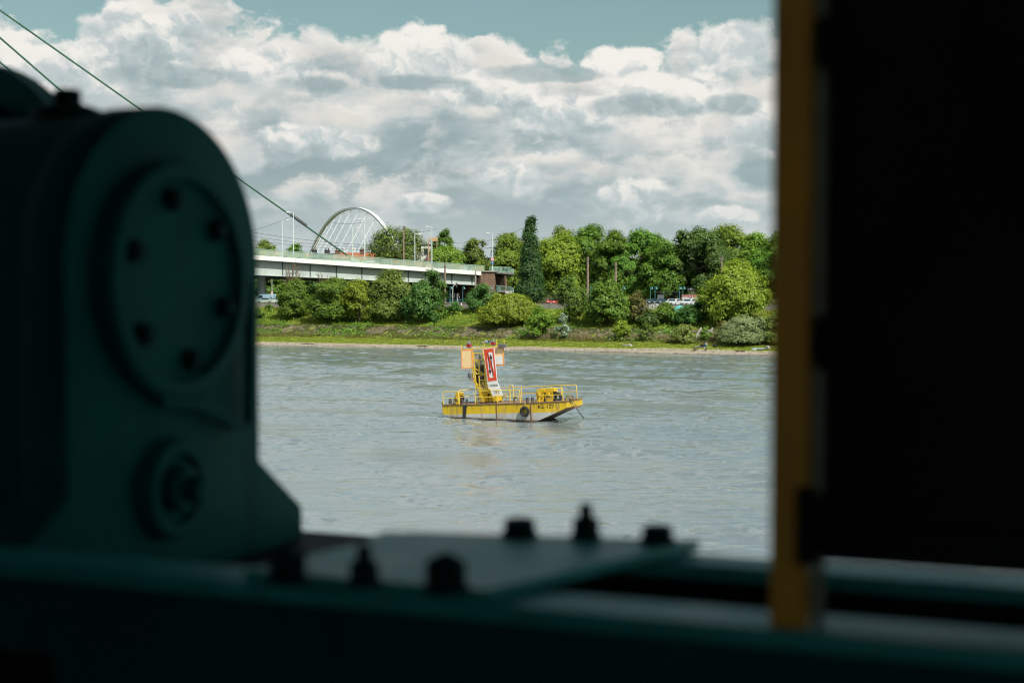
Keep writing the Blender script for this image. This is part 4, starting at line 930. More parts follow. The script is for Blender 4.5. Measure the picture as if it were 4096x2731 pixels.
vehicle('parked_van', 'light blue van above the grey wall beside the gear housing', 'van', 'blue', 1068, 33.8, ANG + PI + .1, van=True)
vehicle('parked_car', 'pale green car in front of the light blue van', 'car', 'mint', 1066, 31.2, ANG + PI)
# ---- tram stop
M_STEEL = paint('shelter steel', (.05, .055, .06), .4, .08, 2)
m_, nt_, b_, L_ = new_mat('shelter glass'); M_SHG = m_; b_.inputs['Base Color'].default_value = (.05, .07, .07, 1); b_.inputs['Roughness'].default_value = .05; b_.inputs['Alpha'].default_value = .35
def along(sx0, sx1, q): (xa, ya), (xb, yb) = ray_q(sx0, q), ray_q(sx1, q); return Vector((xa, ya, 7)), Vector((xb, yb, 7))
A, B = along(2622, 2710, 36.5); Lg = (B-A).length; sh = thing('tram_shelter', 'long dark glass tram shelter behind the parked cars', 'shelter', A, ANG)
g = MB(); g.box((Lg/2, .6, 2.52), (Lg+.4, 1.9, .16)); g.build('roof', M_STEEL, sh)
for x in (0.05, Lg*.48, Lg*.72, Lg-.05): g = MB(); g.bar((x, 1.2, 0), (x, 1.2, 2.45), .1); g.build('post', M_STEEL, sh)
g = MB(); g.box((Lg/2, 1.26, 1.3), (Lg, .02, 2.1)); g.build('glass_wall', M_SHG, sh)
g = MB(); g.box((Lg/2, .95, .48), (Lg*.6, .4, .06)); g.box((Lg/2, 1.1, .24), (Lg*.5, .06, .46)); g.build('bench', M_STEEL, sh)
po = MB(); po.box((.95, .2, 1.15), (1.25, .08, 1.75)); pw = po.build('poster', M_WHITE, sh); text_mesh('lettering', 'KVB', M_BLK, pw, (.95, .155, 1.1), (1, 0, 0), (0, 0, 1), .34)
for x in (Lg*.60, Lg*.66): po = MB(); po.box((x*.86, 1.2, 1.45), (.55, .05, 1.0)); pw = po.build('poster', M_BLK, sh); po = MB(); po.box((x*.86, 1.168, 1.35), (.4, .012, .5)); po.build('picture', M_RED if x < Lg*.63 else M_CLAMP, pw)
def station_sign(sx0, sx1, q, label, zs=(1180, 1196)):
    A, B = along(sx0, sx1, q); Lg = (B-A).length; o = thing('station_sign', label, 'sign', A, ANG); y = A.y; zt_ = zat(sx0, zs[0], y) - 7; zb = zat(sx0, zs[1], y) - 7; zm = zb + (zt_-zb)*.5
    for x in (.06, Lg-.06): g = MB(); g.bar((x, .08, 0), (x, .08, zt_), .1); g.build('post', M_CHROME, o)
    g = MB(); g.box((Lg/2, 0, (zt_+zb)/2), (Lg, .06, zt_-zb)); g.build('board', M_WHITE, o)
    g = MB(); g.box((Lg/2, -.034, zm + (zt_-zm)*.48), (Lg-.08, .008, (zt_-zm)*.86)); rb = g.build('red_field', M_RED, o)
    text_mesh('lettering', 'Severinsbrücke', M_WHITE, rb, (Lg/2, -.042, zm + (zt_-zm)*.26), (1, 0, 0), (0, 0, 1), (zt_-zm)*.40, bold=.015, wide=Lg*.83/((zt_-zm)*.40/.72*7.1))
    g = MB()
    for x, w_ in ((Lg*.78, .9), (Lg*.88, .4)): g.box((x, -.034, zb + (zm-zb)*.72), (w_*.6, .008, .12))
    g.build('small_print', M_BLK, o)
station_sign(2728, 2771, 35.5, 'red and white station name board behind the white van, left panel')
station_sign(2771, 2796, 37.0, 'red and white station name board half hidden by leaves, right panel')
# ---- small things by the bridge end
g = MB(); p = on_wall(2720, 1226); cap = [(max(.02, 1.25*math.cos(a)), 1.1*math.sin(a)) for a in np.linspace(0, PI/2, 8)]
px, py_ = ray_q(2720, 27.8); g.lathe(cap, (0, 0, 0), 18); o = g.build('beach_shelter', paint('turquoise cloth', (.12, .45, .42), .7, .08, 2), None, smooth=True); o.location = (px, py_, gz(px, py_)-.05); tag(o, 'small rounded turquoise cloth shelter in the bushes below the white van', 'tent')
x, y = ray_q(1898, 26.5); o = thing('kilometre_post', 'white kilometre post with a black 2 on the slope below the wall', 'sign', (x, y, gz(x, y)), ANG+.2); H = zat(1898, 1205, y) - gz(x, y)
g = MB(); g.box((0, 0, H/2), (.46, .12, H)); g.build('board', M_WHITE, o, bevel=.01); text_mesh('lettering', '2', M_BLK, o, (0, -.064, H*.62), (1, 0, 0), (0, 0, 1), .5, bold=.02)
x, y = ray_q(1811, 31); o = thing('traffic_light', 'white traffic light on a mast bent over the road in front of the underpass', 'traffic light', (x, y, 7)); H = zat(1811, 1139, y) - 7
M_POLEW = paint('light grey pole', (.55, .57, .56), .45, .05, 2)
g = MB(); g.tube([(0, 0, 0), (0, 0, H*.85), (.12, 0, H*.95), (.5, 0, H), (.75, 0, H+.02)], .075, 8); g.build('mast', M_POLEW, o, smooth=True)
def signal(parent, x, z):
    g = MB(); g.box((x, 0, z), (.34, .24, .95)); s_ = g.build('signal_head', M_BLK, parent, bevel=.03)
    for k, mt in enumerate((M_BRN, M_CLAMP, M_GIRD_D)): g = MB(); g.lathe([(.1, 0), (.1, .03)], (0, 0, 0), 12, Matrix.Translation((x, -.12, z+.3-.3*k)) @ Matrix.Rotation(PI/2, 4, 'X')); g.build('lens', mt, s_)
signal(o, .75, H-.1); signal(o, -.32, H*.46); signal(o, .32, H*.46)
x, y = ray_q(1829, 32); o = thing('traffic_light', 'straight white traffic light post in front of the underpass', 'traffic light', (x, y, 7)); g = MB(); g.tube([(0, 0, 0), (0, 0, 2.2)], .09, 8); g.build('mast', M_POLEW, o); signal(o, .22, 1.85)
x, y = ray_q(1289, 33); o = thing('direction_board', 'grey direction board with four lines on a post behind the tall green bush', 'sign', (x, y, 7)); za, zb = zat(1289, 1154, y)-7, zat(1289, 1184, y)-7; g = MB(); g.box((0, 0, (za+zb)/2), (.72, .06, za-zb)); bd = g.build('board', paint('sign grey', (.50, .53, .53), .5, .05, 2), o)
g = MB(); [g.box((0, -.034, zb + (za-zb)*k/4), (.7, .008, .05)) for k in (1, 2, 3)]; g.build('line', M_CLAMP, bd); g = MB(); g.tube([(0, .06, 0), (0, .06, za)], .05, 8); g.build('post', M_POLEW, o)
x, y = ray_q(1259, 30); o = thing('orange_box', 'small orange box on a dark post between the green bushes', 'box', (x, y, 7)); z = zat(1259, 1191, y)-7; g = MB(); g.box((0, 0, z), (.45, .3, .75)); g.build('case', paint('orange box', (.75, .30, .04), .5, .06, 3), o, bevel=.03); g = MB(); g.box((0, 0, z/2-.2), (.3, .2, z-.4)); g.build('post', M_BLK, o)  # stand-in box for an orange object taken for a traffic light's back
x, y = ray_q(1088, 31); o = thing('parking_sign', 'thin grey post with a small white sign beside the light blue van', 'sign', (x, y, 7)); z = zat(1088, 1116, y)-7; g = MB(); g.tube([(0, 0, 0), (0, 0, z)], .06, 8); g.build('post', M_POLEW, o); zs_ = zat(1088, 1173, y)-7; g = MB(); g.box((0, -.08, zs_), (.42, .04, .68)); g.build('plate', M_WHITE, o)
g = MB(); g.box((0, -.104, zs_+.1), (.24, .008, .3)); g.build('symbol', M_RED, o)
x, y = ray_q(1078, 34); o = thing('road_sign', 'small red and white road sign just above the light blue van', 'sign', (x, y, 7)); z = zat(1078, 1181, y)-7; g = MB(); g.tube([(0, 0, 0), (0, 0, z)], .04, 6); g.build('post', M_POLEW, o); g = MB(); g.lathe([(.3, 0), (.3, .03)], (0, 0, 0), 3, Matrix.Translation((0, -.05, z)) @ Matrix.Rotation(PI/2, 4, 'X'), PI/2); g.build('plate', M_RED, o)
x, y = ray_q(2035, 36); o = thing('info_board', 'white and red notice board under the curved stairway', 'sign', (x, y, 7), ANG); za, zb = zat(2035, 1164, y)-7, zat(2035, 1177, y)-7; g = MB(); g.box((0, 0, (za+zb)/2), (1.35, .08, za-zb)); g.build('board', M_WHITE, o); g = MB(); g.box((.12, -.045, (za+zb)/2), (.1, .012, za-zb)); g.build('stripe', M_RED, o); g = MB(); [g.bar((i*.6, .06, 0), (i*.6, .06, za), .08) for i in (-1, 1)]; g.build('post', M_POLEW, o)
# stone steps in the embankment
st = thing('stone_steps', 'narrow stone steps climbing the embankment beside the pale willow bush', 'steps', (*xy(sq(*ray_q(2797, 11))[0], 10.4), 1.1), ANG); g = MB()
for k in range(9): g.box((0, .5*k + .3, .26*k*1.0 - .1), (1.6, .62, .5))
g.build('step', M_CONC, st); g = MB(); [g.prism([(i*1.0-.12, 0, -.2), (i*1.0-.12, 4.7, 2.1), (i*1.0-.12, 4.7, 2.6), (i*1.0-.12, 0, .35)], (.24, 0, 0)) for i in (-1, 1)]; g.build('side_wall', M_CONC, st)
# ---------------------------------------------------------------- the yellow signal barge
BL, BB, BD = 10.55, 3.4, 1.6      # length, beam, deck above keel
Bm = Matrix.Translation((-1.2, 108.6, 0)) @ Matrix.Rotation(ANG + R(0.5), 4, 'Z') @ Matrix.Rotation(R(-3.3), 4, 'Y') @ Matrix.Translation((-4.7, 0, -.35))
Bi = Bm.inverted()
barge = thing('signal_barge', 'yellow and grey steel signal barge moored in the middle of the river', 'barge'); barge.matrix_world = Bm
_eo = Bi @ EYE
def bl(cx, cy, yl):
    """point of the barge's plane y = yl seen at a place measured on the enlarged photograph of the barge"""
    d = (Bi.to_3x3() @ ray(1720 + cx*.4911, 1340 + cy*.4911)); return _eo + d*((yl - _eo.y)/d.y)
def bz_(cx, cy, zl):
    d = (Bi.to_3x3() @ ray(1720 + cx*.4911, 1340 + cy*.4911)); return _eo + d*((zl - _eo.z)/d.z)
# paint: yellow topsides over grey, rust and weed towards the water, streaks below the deck edge
m_, nt_, b_, L_ = new_mat('barge hull paint'); M_HULL = m_; v = objco(nt_)
sp = nt_.nodes.new('ShaderNodeSeparateXYZ'); L_(v, sp.inputs[0]); X_, Y_, Z_ = sp.outputs
fine = nz(nt_, v, 3.0, 6, .65); str_ = nz(nt_, mapping(nt_, v, (5.0, 5.0, .35)), 1.4, 4, .6); blot = nz(nt_, v, .9, 4)
yel = ramp(nt_, blot, [(.25, (.56, .36, .012)), (.5, (.66, .45, .016)), (.8, (.72, .52, .03))])
gry = ramp(nt_, blot, [(.3, (.40, .40, .40)), (.7, (.55, .55, .545))])
zj = mm(nt_, 'ADD', Z_, mm(nt_, 'MULTIPLY', mm(nt_, 'SUBTRACT', fine, .5), .03))
c = mx(nt_, sstep(nt_, zj, .865, .885), gry, yel)
down = sstep(nt_, Z_, .75, 1.58)
c = mx(nt_, mm(nt_, 'MULTIPLY', sstep(nt_, str_, .50, .66), mm(nt_, 'MULTIPLY', down, .55)), c, (.14, .085, .015))
c = mx(nt_, mm(nt_, 'MULTIPLY', sstep(nt_, str_, .60, .72), mm(nt_, 'MULTIPLY', down, .6)), c, (.05, .035, .02))
c = mx(nt_, sstep(nt_, fine, .60, .72, 0, .55), c, (.30, .17, .05))
# a wet, rusty band that follows the water (which the trimmed hull meets at a slant)
wl_ = mm(nt_, 'SUBTRACT', Z_, mm(nt_, 'MULTIPLY_ADD', X_, -math.tan(R(3.3)), .35 + 4.7*math.tan(R(3.3))))
wl_ = mm(nt_, 'ADD', wl_, mm(nt_, 'MULTIPLY', mm(nt_, 'SUBTRACT', fine, .5), .16))
c = mx(nt_, sstep(nt_, wl_, .30, .08, 0, .6), c, (.20, .12, .05)); c = mx(nt_, sstep(nt_, wl_, .14, .07), c, (.028, .02, .013))
c = mx(nt_, mm(nt_, 'MULTIPLY', sstep(nt_, nz(nt_, mapping(nt_, v, (2.2, 2.2, .5)), 1.1, 5, .65), .48, .68), .5), c, (.30, .20, .09))
L_(c, b_.inputs['Base Color']); b_.inputs['Roughness'].default_value = .48; L_(bump(nt_, fine, .15, .02), b_.inputs['Normal'])
m_, nt_, b_, L_ = new_mat('barge bottom'); M_BOTT = m_; v = objco(nt_)
L_(mx(nt_, sstep(nt_, nz(nt_, mapping(nt_, v, (.6, 6, 6)), 1.0, 5, .65), .4, .68), (.10, .072, .05), (.26, .19, .13)), b_.inputs['Base Color']); b_.inputs['Roughness'].default_value = .8
M_DECK = paint('rusty deck', (.30, .20, .13), .85, .22, 1.5, dirt=(.14, .08, .045), dirt_amt=.7); M_RUST = paint('rusty edge', (.20, .11, .055), .85, .25, 4, dirt=(.05, .03, .02), dirt_amt=.6)
M_YEL = paint('yellow rail paint', (.78, .55, .06), .42, .07, 3, dirt=(.20, .11, .04), dirt_amt=.55)
M_YEL2 = paint('yellow machine paint', (.68, .44, .015), .45, .10, 2, dirt=(.12, .08, .03), dirt_amt=.5)
M_BOLL = paint('bollard iron', (.10, .095, .085), .7, .2, 6, dirt=(.22, .14, .07), dirt_amt=.6); M_IRON = paint('black iron', (.025, .023, .02), .6, .2, 6)
M_PANO = paint('orange panel', (.92, .66, .34), .5, .03, 1.5); M_PANE2 = paint('orange panel edge', (.85, .33, .07), .5, .04, 2)
M_WHT2 = paint('sign white', (.80, .80, .79), .4, .03, 1.5); M_SRED = paint('sign red', (.72, .075, .025), .4, .04, 1.5); M_LGREY = paint('lantern grey', (.17, .175, .175), .45, .08, 6); M_SHGREY = paint('panel back grey', (.36, .38, .37), .5, .06, 2)
m_, nt_, b_, L_ = new_mat('red lantern glass'); M_RGLASS = m_; b_.inputs['Base Color'].default_value = (.50, .012, .01, 1); b_.inputs['Roughness'].default_value = .12
# hull
prof = [(0, .98), (1.9, .0), (7.55, .0), (10.55, 1.18)]; deckz = [BD, BD, BD, BD+.05]
def sec_w(x): return .0, BB
b = MB(); n = len(prof)
vs = []; taper = [.12, 0, 0, .16]
for (x, z), dz, tp_ in zip(prof, deckz, taper): vs += [(x, tp_, z), (x, BB - tp_, z), (x, BB - tp_, dz), (x, tp_, dz)]
side = []
for k in range(n-1):
    o = k*4; side += [(o, o+4, o+7, o+3), (o+1, o+2, o+6, o+5)]
b.add(vs, side + [(0, 3, 2, 1), (12, 13, 14, 15)]); b.build('hull', M_HULL, barge)
b = MB(); b.add(vs, [(k*4, k*4+1, k*4+5, k*4+4) for k in range(n-1)]); b.build('hull_bottom', M_BOTT, barge)
b = MB(); b.add([(x, tp_ + .02, dz + .004) for (x, z), dz, tp_ in zip(prof, deckz, taper)] + [(x, BB - tp_ - .02, dz + .004) for (x, z), dz, tp_ in zip(prof, deckz, taper)], [(k, k+1, n+k+1, n+k) for k in range(n-1)]); b.build('deck_plate', M_DECK, barge)
b = MB()
for y in (0, 1):
    for k in range(n-1):
        p = (prof[k][0], (taper[k] if y == 0 else BB - taper[k]), deckz[k]); q = (prof[k+1][0], (taper[k+1] if y == 0 else BB - taper[k+1]), deckz[k+1]); b.bar(p, q, .09, .075)
for x, k in ((0, 0), (10.55, 3)): b.bar((x, taper[k]+.05, deckz[k]), (x, BB-taper[k]-.05, deckz[k]), .09, .075)
b.build('deck_edge', M_RUST, barge, fix=False)
for cx in (540, 820):
    x = bl(cx, 560, 0).x; b = MB(); b.box((x, -.018, .82), (.05, .045, 1.5)); b.build('hull_rib', M_RUST, barge)
x0_ = bl(282, 580, 0).x; b = MB(); b.prism([(x0_-.10, -.05, 1.56), (x0_+.22, -.05, 1.58), (x0_+.02, -.05, .42), (x0_-.20, -.05, .42)], (0, .06, 0)); b.build('rubbing_strip', M_IRON, barge)
ln_ = bl(942, 588, 0); yt_ = .16*(ln_.x - 7.55)/3.0; text_mesh('lettering', 'KL 127', M_BLK, barge, (ln_.x, yt_ - .006, ln_.z - .07), (1, .0533, .012), (0, 0, 1), .29, bold=.012, wide=1.12)
# fairlead plate on the bow
b = MB(); b.box((10.70, 1.45, 1.14), (.34, .9, .14)); b.build('chain_roller', M_RUST, barge, bevel=.02)
# railings
DZ = BD + .01
def rail(pts, posts, mid=True, name='railing', r_=.033, h=1.02):
    """pts: corner points along the deck; posts: stations on that line"""
    g = MB(); P = [Vector(p) for p in pts]
    top = [p + Vector((0, 0, h)) for p in P]; g.tube([P[0]] + [top[0] - Vector((0, 0, .08)), top[0] + (top[1]-top[0]).normalized()*.08] + top[1:-1] + [top[-1] - (top[-1]-top[-2]).normalized()*.08, top[-1] - Vector((0, 0, .08)), P[-1]], r_, 7)
    if mid: g.tube([p + Vector((0, 0, h*.52)) for p in P], r_*.85, 6)
    for q in posts: q = Vector(q); g.tube([q, q + Vector((0, 0, h))], r_, 7)
    g.build(name, M_YEL, barge, smooth=True, fix=False)
X = lambda cx, cy, y: bl(cx, cy, y).x
xs = X(108, 570, .2); xs2 = X(237, 566, .15)
rail([(xs, .22, DZ), (xs2-.02, .16, DZ)], [])
rail([(X(370, 560, .15), .15, DZ), (X(735, 545, .15), .15, DZ)], [(X(552, 552, .15), .15, DZ)])
rail([(X(890, 538, .15), .15, DZ), (X(1083, 520, .17), .17, DZ+.03)], [])
yf = BB - .2
rail([(xs2+.0, .18, DZ), (xs2+.12, yf, DZ), (X(655, 530, yf), yf, DZ)], [(X(575, 530, yf), yf, DZ)], h=1.08)
rail([(X(682, 530, yf), yf, DZ), (X(1085, 520, yf), yf, DZ+.03), (X(1198, 515, yf-.2), yf-.2, DZ+.04)], [(X(748, 528, yf), yf, DZ), (X(1072, 515, yf), yf, DZ+.03)], h=1.08)
g = MB(); xa, xb = X(652, 530, yf-.1), X(682, 530, yf-.1); g.tube([(xa, yf-.1, DZ), (xa, yf-.1, DZ+1.16), (xa+.06, yf-.1, DZ+1.24), (xb-.06, yf-.1, DZ+1.24), (xb, yf-.1, DZ+1.16), (xb, yf-.1, DZ)], .033, 7); g.build('gate_frame', M_YEL, barge, smooth=True)
def sagline(p, q, s, r_, name, mat):
    p, q = Vector(p), Vector(q); g = MB(); g.tube([p.lerp(q, k/10) - Vector((0, 0, s*4*(k/10)*(1-k/10))) for k in range(11)], r_, 5); g.build(name, mat, barge, fix=False)
M_ROPE = paint('rope', (.42, .34, .2), .9, .15, 20)
sagline((xs+.03, .22, DZ+.95), (xs2-.05, .18, DZ+.95), .16, .016, 'safety_rope', M_ROPE)
sagline((X(1087, 430, yf), yf, DZ+1.0), (X(1196, 410, yf-.2), yf-.2, DZ+1.0), .28, .018, 'safety_rope', M_ROPE)
# bollards and bent pipe heads
for cx, cy, y, hh in ((265, 570, .3, .42), (302, 570, .35, .42), (795, 545, .4, .40), (836, 543, .45, .42), (1152, 517, .9, .45)):
    p = bl(cx, cy, y); g = MB(); g.lathe([(.13, 0), (.105, .03), (.10, hh-.03), (.115, hh), (.02, hh+.005)], (p.x, y, DZ), 14)
    if cx > 700: g.tube([(p.x-.17, y, DZ+hh*.72), (p.x+.17, y, DZ+hh*.72)], .022, 6)
    g.build('bollard', M_BOLL, barge, smooth=True)
p = bl(167, 560, 1.5); g = MB(); g.lathe([(.17, 0), (.12, .05), (.11, .14), (.17, .17), (.17, .2), (.11, .24), (.12, .40), (.02, .41)], (p.x, 1.5, DZ), 14); g.build('bollard', M_BOLL, barge, smooth=True)
M_BEND = paint('pipe head half yellow', (.36, .27, .09), .6, .3, 5, dirt=(.03, .028, .02), dirt_amt=.9)
for cx, cy, y, sgn in ((196, 568, .45, 1), (385, 562, .45, 1), (590, 535, 2.6, 1), (685, 550, .5, 1), (948, 535, .5, 1), (1110, 522, .55, 1), (100, 568, .3, 1), (1207, 512, .5, 1)):
    p = bl(cx, cy, y); s_ = 1.0 if 110 < cx < 1200 else .42; g = MB()
    pts = [(p.x, y, DZ), (p.x, y, DZ+.26*s_)] + [(p.x + sgn*(.19 - .19*math.cos(a))*s_, y, DZ + (.26 + .19*math.sin(a))*s_) for a in np.linspace(.3, PI*.93, 9)] + [(p.x + sgn*.385*s_, y, DZ + .18*s_)]
    g.tube(pts, .062*s_ + .008, 9); g.build('vent_bend', M_BEND, barge, smooth=True)
# winches
def winch(cx, cy, y, w, hh, dd, drum=True):
    """box winch: two shaped side plates, hood, round bearing hubs, cable drum"""
    p = bl(cx, cy, y); r = empty('winch', (p.x, y, DZ)); r.parent = barge
    for sy in (-dd/2, dd/2):
        g = MB(); out = [(-w*.42, sy-.03, 0), (w*.45, sy-.03, 0), (w*.5, sy-.03, hh*.35), (w*.45, sy-.03, hh*.78), (w*.22, sy-.03, hh), (-w*.3, sy-.03, hh*.98), (-w*.5, sy-.03, hh*.7), (-w*.48, sy-.03, hh*.3)]
        g.prism(out, (0, .06, 0)); g.build('side_plate', M_YEL2, r)
        g = MB(); M = Matrix.Translation((0, sy + (-.06 if sy < 0 else .06), hh*.52)) @ Matrix.Rotation(PI/2, 4, 'X'); g.lathe([(.13, -.05), (.13, .03), (.08, .06), (.03, .07)] if sy < 0 else [(.13, .05), (.13, -.03), (.08, -.06), (.03, -.07)], (0, 0, 0), 14, M); g.build('bearing_hub', M_YEL2, r, smooth=True)
    g = MB(); M = Matrix.Translation((0, 0, hh*.45)) @ Matrix.Rotation(PI/2, 4, 'X'); g.lathe([(.34*hh, -dd*.46), (.34*hh, -dd*.40), (.24*hh, -dd*.38), (.24*hh, dd*.38), (.34*hh, dd*.40), (.34*hh, dd*.46)], (0, 0, 0), 18, M); g.build('drum', M_IRON, r, smooth=True)
    g = MB(); g.prism([(w*.08, -dd*.5, hh*1.0), (w*.55, -dd*.5, hh*.98), (w*.62, -dd*.5, hh*.72), (w*.5, -dd*.5, hh*.74)], (0, dd, 0)); g.build('hood', M_YEL2, r)
    g = MB(); g.box((0, 0, .09), (w*.95, dd*1.05, .18)); g.build('base', M_IRON, r)
    for k, (i, j) in enumerate(((-.32, .24), (.3, .3), (.3, .62), (-.34, .62))): g = MB(); M = Matrix.Translation((w*i, -dd/2-.05, hh*j)) @ Matrix.Rotation(PI/2, 4, 'X'); g.lathe([(.035, -.03), (.035, .03)], (0, 0, 0), 6, M); g.build('bolt', M_IRON, r)
    for k in (-.2, .12): g = MB(); g.tube([(w*k, 0, hh*.96), (w*k, 0, hh*1.07)], .02, 6); g.build('grease_nipple', M_YEL, r)
    return r
winch(913, 525, 1.5, .62, 1.02, .7); winch(985, 513, 1.7, .72, 1.02, .7)
winch(242, 562, 1.2, .42, .92, .6)
g = MB(); p = bl(1040, 512, 1.9); M = Matrix.Translation((p.x, 1.9, DZ+.24)) @ Matrix.Rotation(R(65), 4, 'X') @ Matrix.Rotation(R(10), 4, 'Y')
# mast base cabinet
yb_ = 1.35
pA, pB, pC = bl(405, 545, yb_), bl(470, 545, yb_), bl(538, 540, yb_)
zc = bl(440, 440, yb_).z; z0_ = DZ + .10
g = MB(); g.prism([(pA.x, yb_, z0_), (pB.x, yb_, z0_), (pB.x-.02, yb_, zc), (pA.x-.04, yb_, zc)], (0, 1.1, 0)); cab = g.build('mast_cabinet', M_YEL2, barge, bevel=.012)
g = MB(); g.prism([(pB.x+.004, yb_+.12, z0_-.02), (pC.x, yb_+.12, z0_), (pC.x-.02, yb_+.12, zc-.12), (pB.x+.004, yb_+.12, zc-.02)], (0, .95, 0)); g.build('mast_cabinet', M_YEL2, barge, bevel=.012)
g = MB()
for x in (pA.x+.06, pB.x-.1, pB.x+.3, pC.x-.08):
    for y in (yb_+.15, yb_+.9): g.box((x, y, DZ+.05), (.1, .1, .12))
g.build('cabinet_feet', M_IRON, barge)
M = Matrix.Translation((pB.x+.06, yb_+.115, zc-.42)) @ Matrix.Rotation(PI/2, 4, 'X'); g = MB(); g.lathe([(.10, 0), (.10, .02)], (0, 0, 0), 14, Matrix.Translation((.03, 0, 0)) @ M); g.build('vent_grille', M_IRON, cab)
# mast frame of square tube
ym = 1.5
frame = MB(); Mp = lambda cx, cy, y=ym: bl(cx, cy, y)
def seg(c0, c1, w=.075, y=ym, y2=None): frame.bar(Mp(*c0, y), Mp(*c1, y if y2 is None else y2), w)
for pts in ([(342, 108), (344, 262)], [(344, 262), (351, 340), (397, 438)], [(354, 146), (368, 330), (374, 440)], [(430, 110), (452, 326), (468, 440)], [(400, 205), (402, 312)], [(400, 332), (408, 440)], [(446, 285), (453, 435)]):
    for a, b2 in zip(pts, pts[1:]): seg(a, b2, .085)
for a, b2 in (((350, 146), (432, 147)), ((359, 205), (440, 199)), ((348, 261), (441, 317)), ((350, 273), (382, 314)), ((377, 317), (444, 313)), ((353, 370), (388, 435)), ((358, 382), (443, 434)), ((386, 436), (443, 431)), ((398, 331), (444, 325)), ((408, 366), (447, 364)), ((418, 420), (430, 375)), ((430, 375), (441, 418))): seg(a, b2, .06)
frame.prism([Mp(362, 204, ym-.03), Mp(400, 204, ym-.03), Mp(399, 230, ym-.03)], (0, .06, 0))
# rear pair of the square column
for a, b2 in (((354, 146), (374, 440)), ((430, 112), (468, 440))): seg(a, b2, .08, ym+.75)
for cx0, cy, cx1 in ((354, 147, 432), (366, 317, 446), (374, 435, 458)):
    for cx in (cx0, cx1): frame.bar(Mp(cx, cy, ym), Vector((Mp(cx, cy, ym).x, ym+.75, Mp(cx, cy, ym).z)), .06)
frame.build('mast_frame', M_YEL, barge, fix=False)
g = MB(); g.prism([Mp(360, 152, ym+.62), Mp(431, 152, ym+.62), Mp(436, 240, ym+.62), Mp(366, 262, ym+.62)], (0, .03, 0)); g.build('rear_panel', M_SHGREY, barge)
g = MB(); g.prism([Mp(368, 262, ym+.60), Mp(437, 240, ym+.60), Mp(452, 425, ym+.60), Mp(380, 425, ym+.60)], (0, .03, 0)); g.build('rear_panel', M_IRON, barge)
g = MB(); [g.tube([Mp(*a, ym+.3), Mp(*b2, ym+.3)], .018, 5) for a, b2 in (((398, 152), (418, 260)), (((404, 152), (424, 250))), ((392, 170), (412, 182)), ((412, 182), (396, 186)), ((418, 250), (436, 300)))]; g.build('cable_loom', M_IRON, barge, fix=False)
g = MB(); [g.tube([Mp(cx, 430, ym+.2), Mp(cx-3, 545, ym+.2)], .016, 5) for cx in (384, 400)]; [g.tube([Mp(383, cy, ym+.2), Mp(400, cy, ym+.2)], .014, 5) for cy in range(450, 545, 16)]; g.build('ladder', M_IRON, barge, fix=False)
# yard with lantern brackets and spikes
yy = 1.45
g = MB(); g.bar(Mp(254, 122, yy), Mp(556, 90, yy), .085); g.bar(Mp(254, 122, yy+.55), Mp(556, 90, yy+.55), .07)
for cx, cy in ((254, 122), (342, 113), (440, 102), (550, 91)): p = Mp(cx, cy, yy); g.bar(p, (p.x, yy+.55, p.z), .06)
for (a, b2) in (((258, 122), (257, 76)), ((440, 103), (439, 52)), ((544, 92), (543, 38)), ((604, 78), (603, 38))): g.tube([Mp(*a, yy), Mp(*b2, yy)], .03, 6)
g.build('mast_yard', M_YEL, barge, fix=False)
def lantern(cx, cy_bot, cy_top, col, y=yy+.2):
    p = Mp(cx, cy_bot, y); h = (Mp(cx, cy_top, y) - p).length; r = empty('lantern', p); r.parent = barge; w = h*.27
    g = MB(); g.lathe([(w*.8, 0), (w*.8, h*.12), (w*.9, h*.14)], (0, 0, 0), 12)
    if col is not M_LGREY:
        for i, j in ((-1, -1), (1, -1), (1, 1), (-1, 1)): g.box((i*w*.82, j*w*.82, h*.32), (.035, .035, h*.40))
    g.build('lantern_base', M_LGREY, r, smooth=True)
    g = MB(); g.lathe([(w, h*.50), (w, h*.58), (w*.55, h*.68), (w*.45, h*.72), (w*.45, h*.86), (w*.3, h*.9), (w*.12, h*.97), (.01, h)], (0, 0, 0), 14); g.build('lantern_cap', M_LGREY, r, smooth=True)
    g = MB()
    if col is M_LGREY: g.lathe([(w*.9, h*.13), (w, h*.2), (w, h*.51)], (0, 0, 0), 14)
    else: g.box((0, 0, h*.32), (w*1.6, w*1.6, h*.34))
    g.build('lens', col, r)
    if col is M_LGREY:
        g = MB()
        for k in range(6): a = k*PI/3; g.tube([(math.cos(a)*w*1.15, math.sin(a)*w*1.15, h*.1), (math.cos(a)*w*1.15, math.sin(a)*w*1.15, h*.55)], .014, 5)
        g.build('guard', M_IRON, r)
lantern(320, 106, 38, M_RGLASS); lantern(517, 88, 24, M_RGLASS); lantern(329, 350, 283, M_LGREY, 1.35)
g = MB(); p = Mp(330, 352, 1.35); g.box((p.x+.08, 1.4, p.z-.03), (.4, .3, .05)); g.build('lantern_bracket', M_RUST, barge)
g = MB(); g.prism([Mp(552, 76, yy-.25), Mp(612, 74, yy-.25), Mp(616, 102, yy-.25), Mp(553, 105, yy-.25)], (0, .34, .03)); g.build('floodlight', paint('floodlight grey', (.13, .125, .12), .5, .06, 2), barge, bevel=.02)
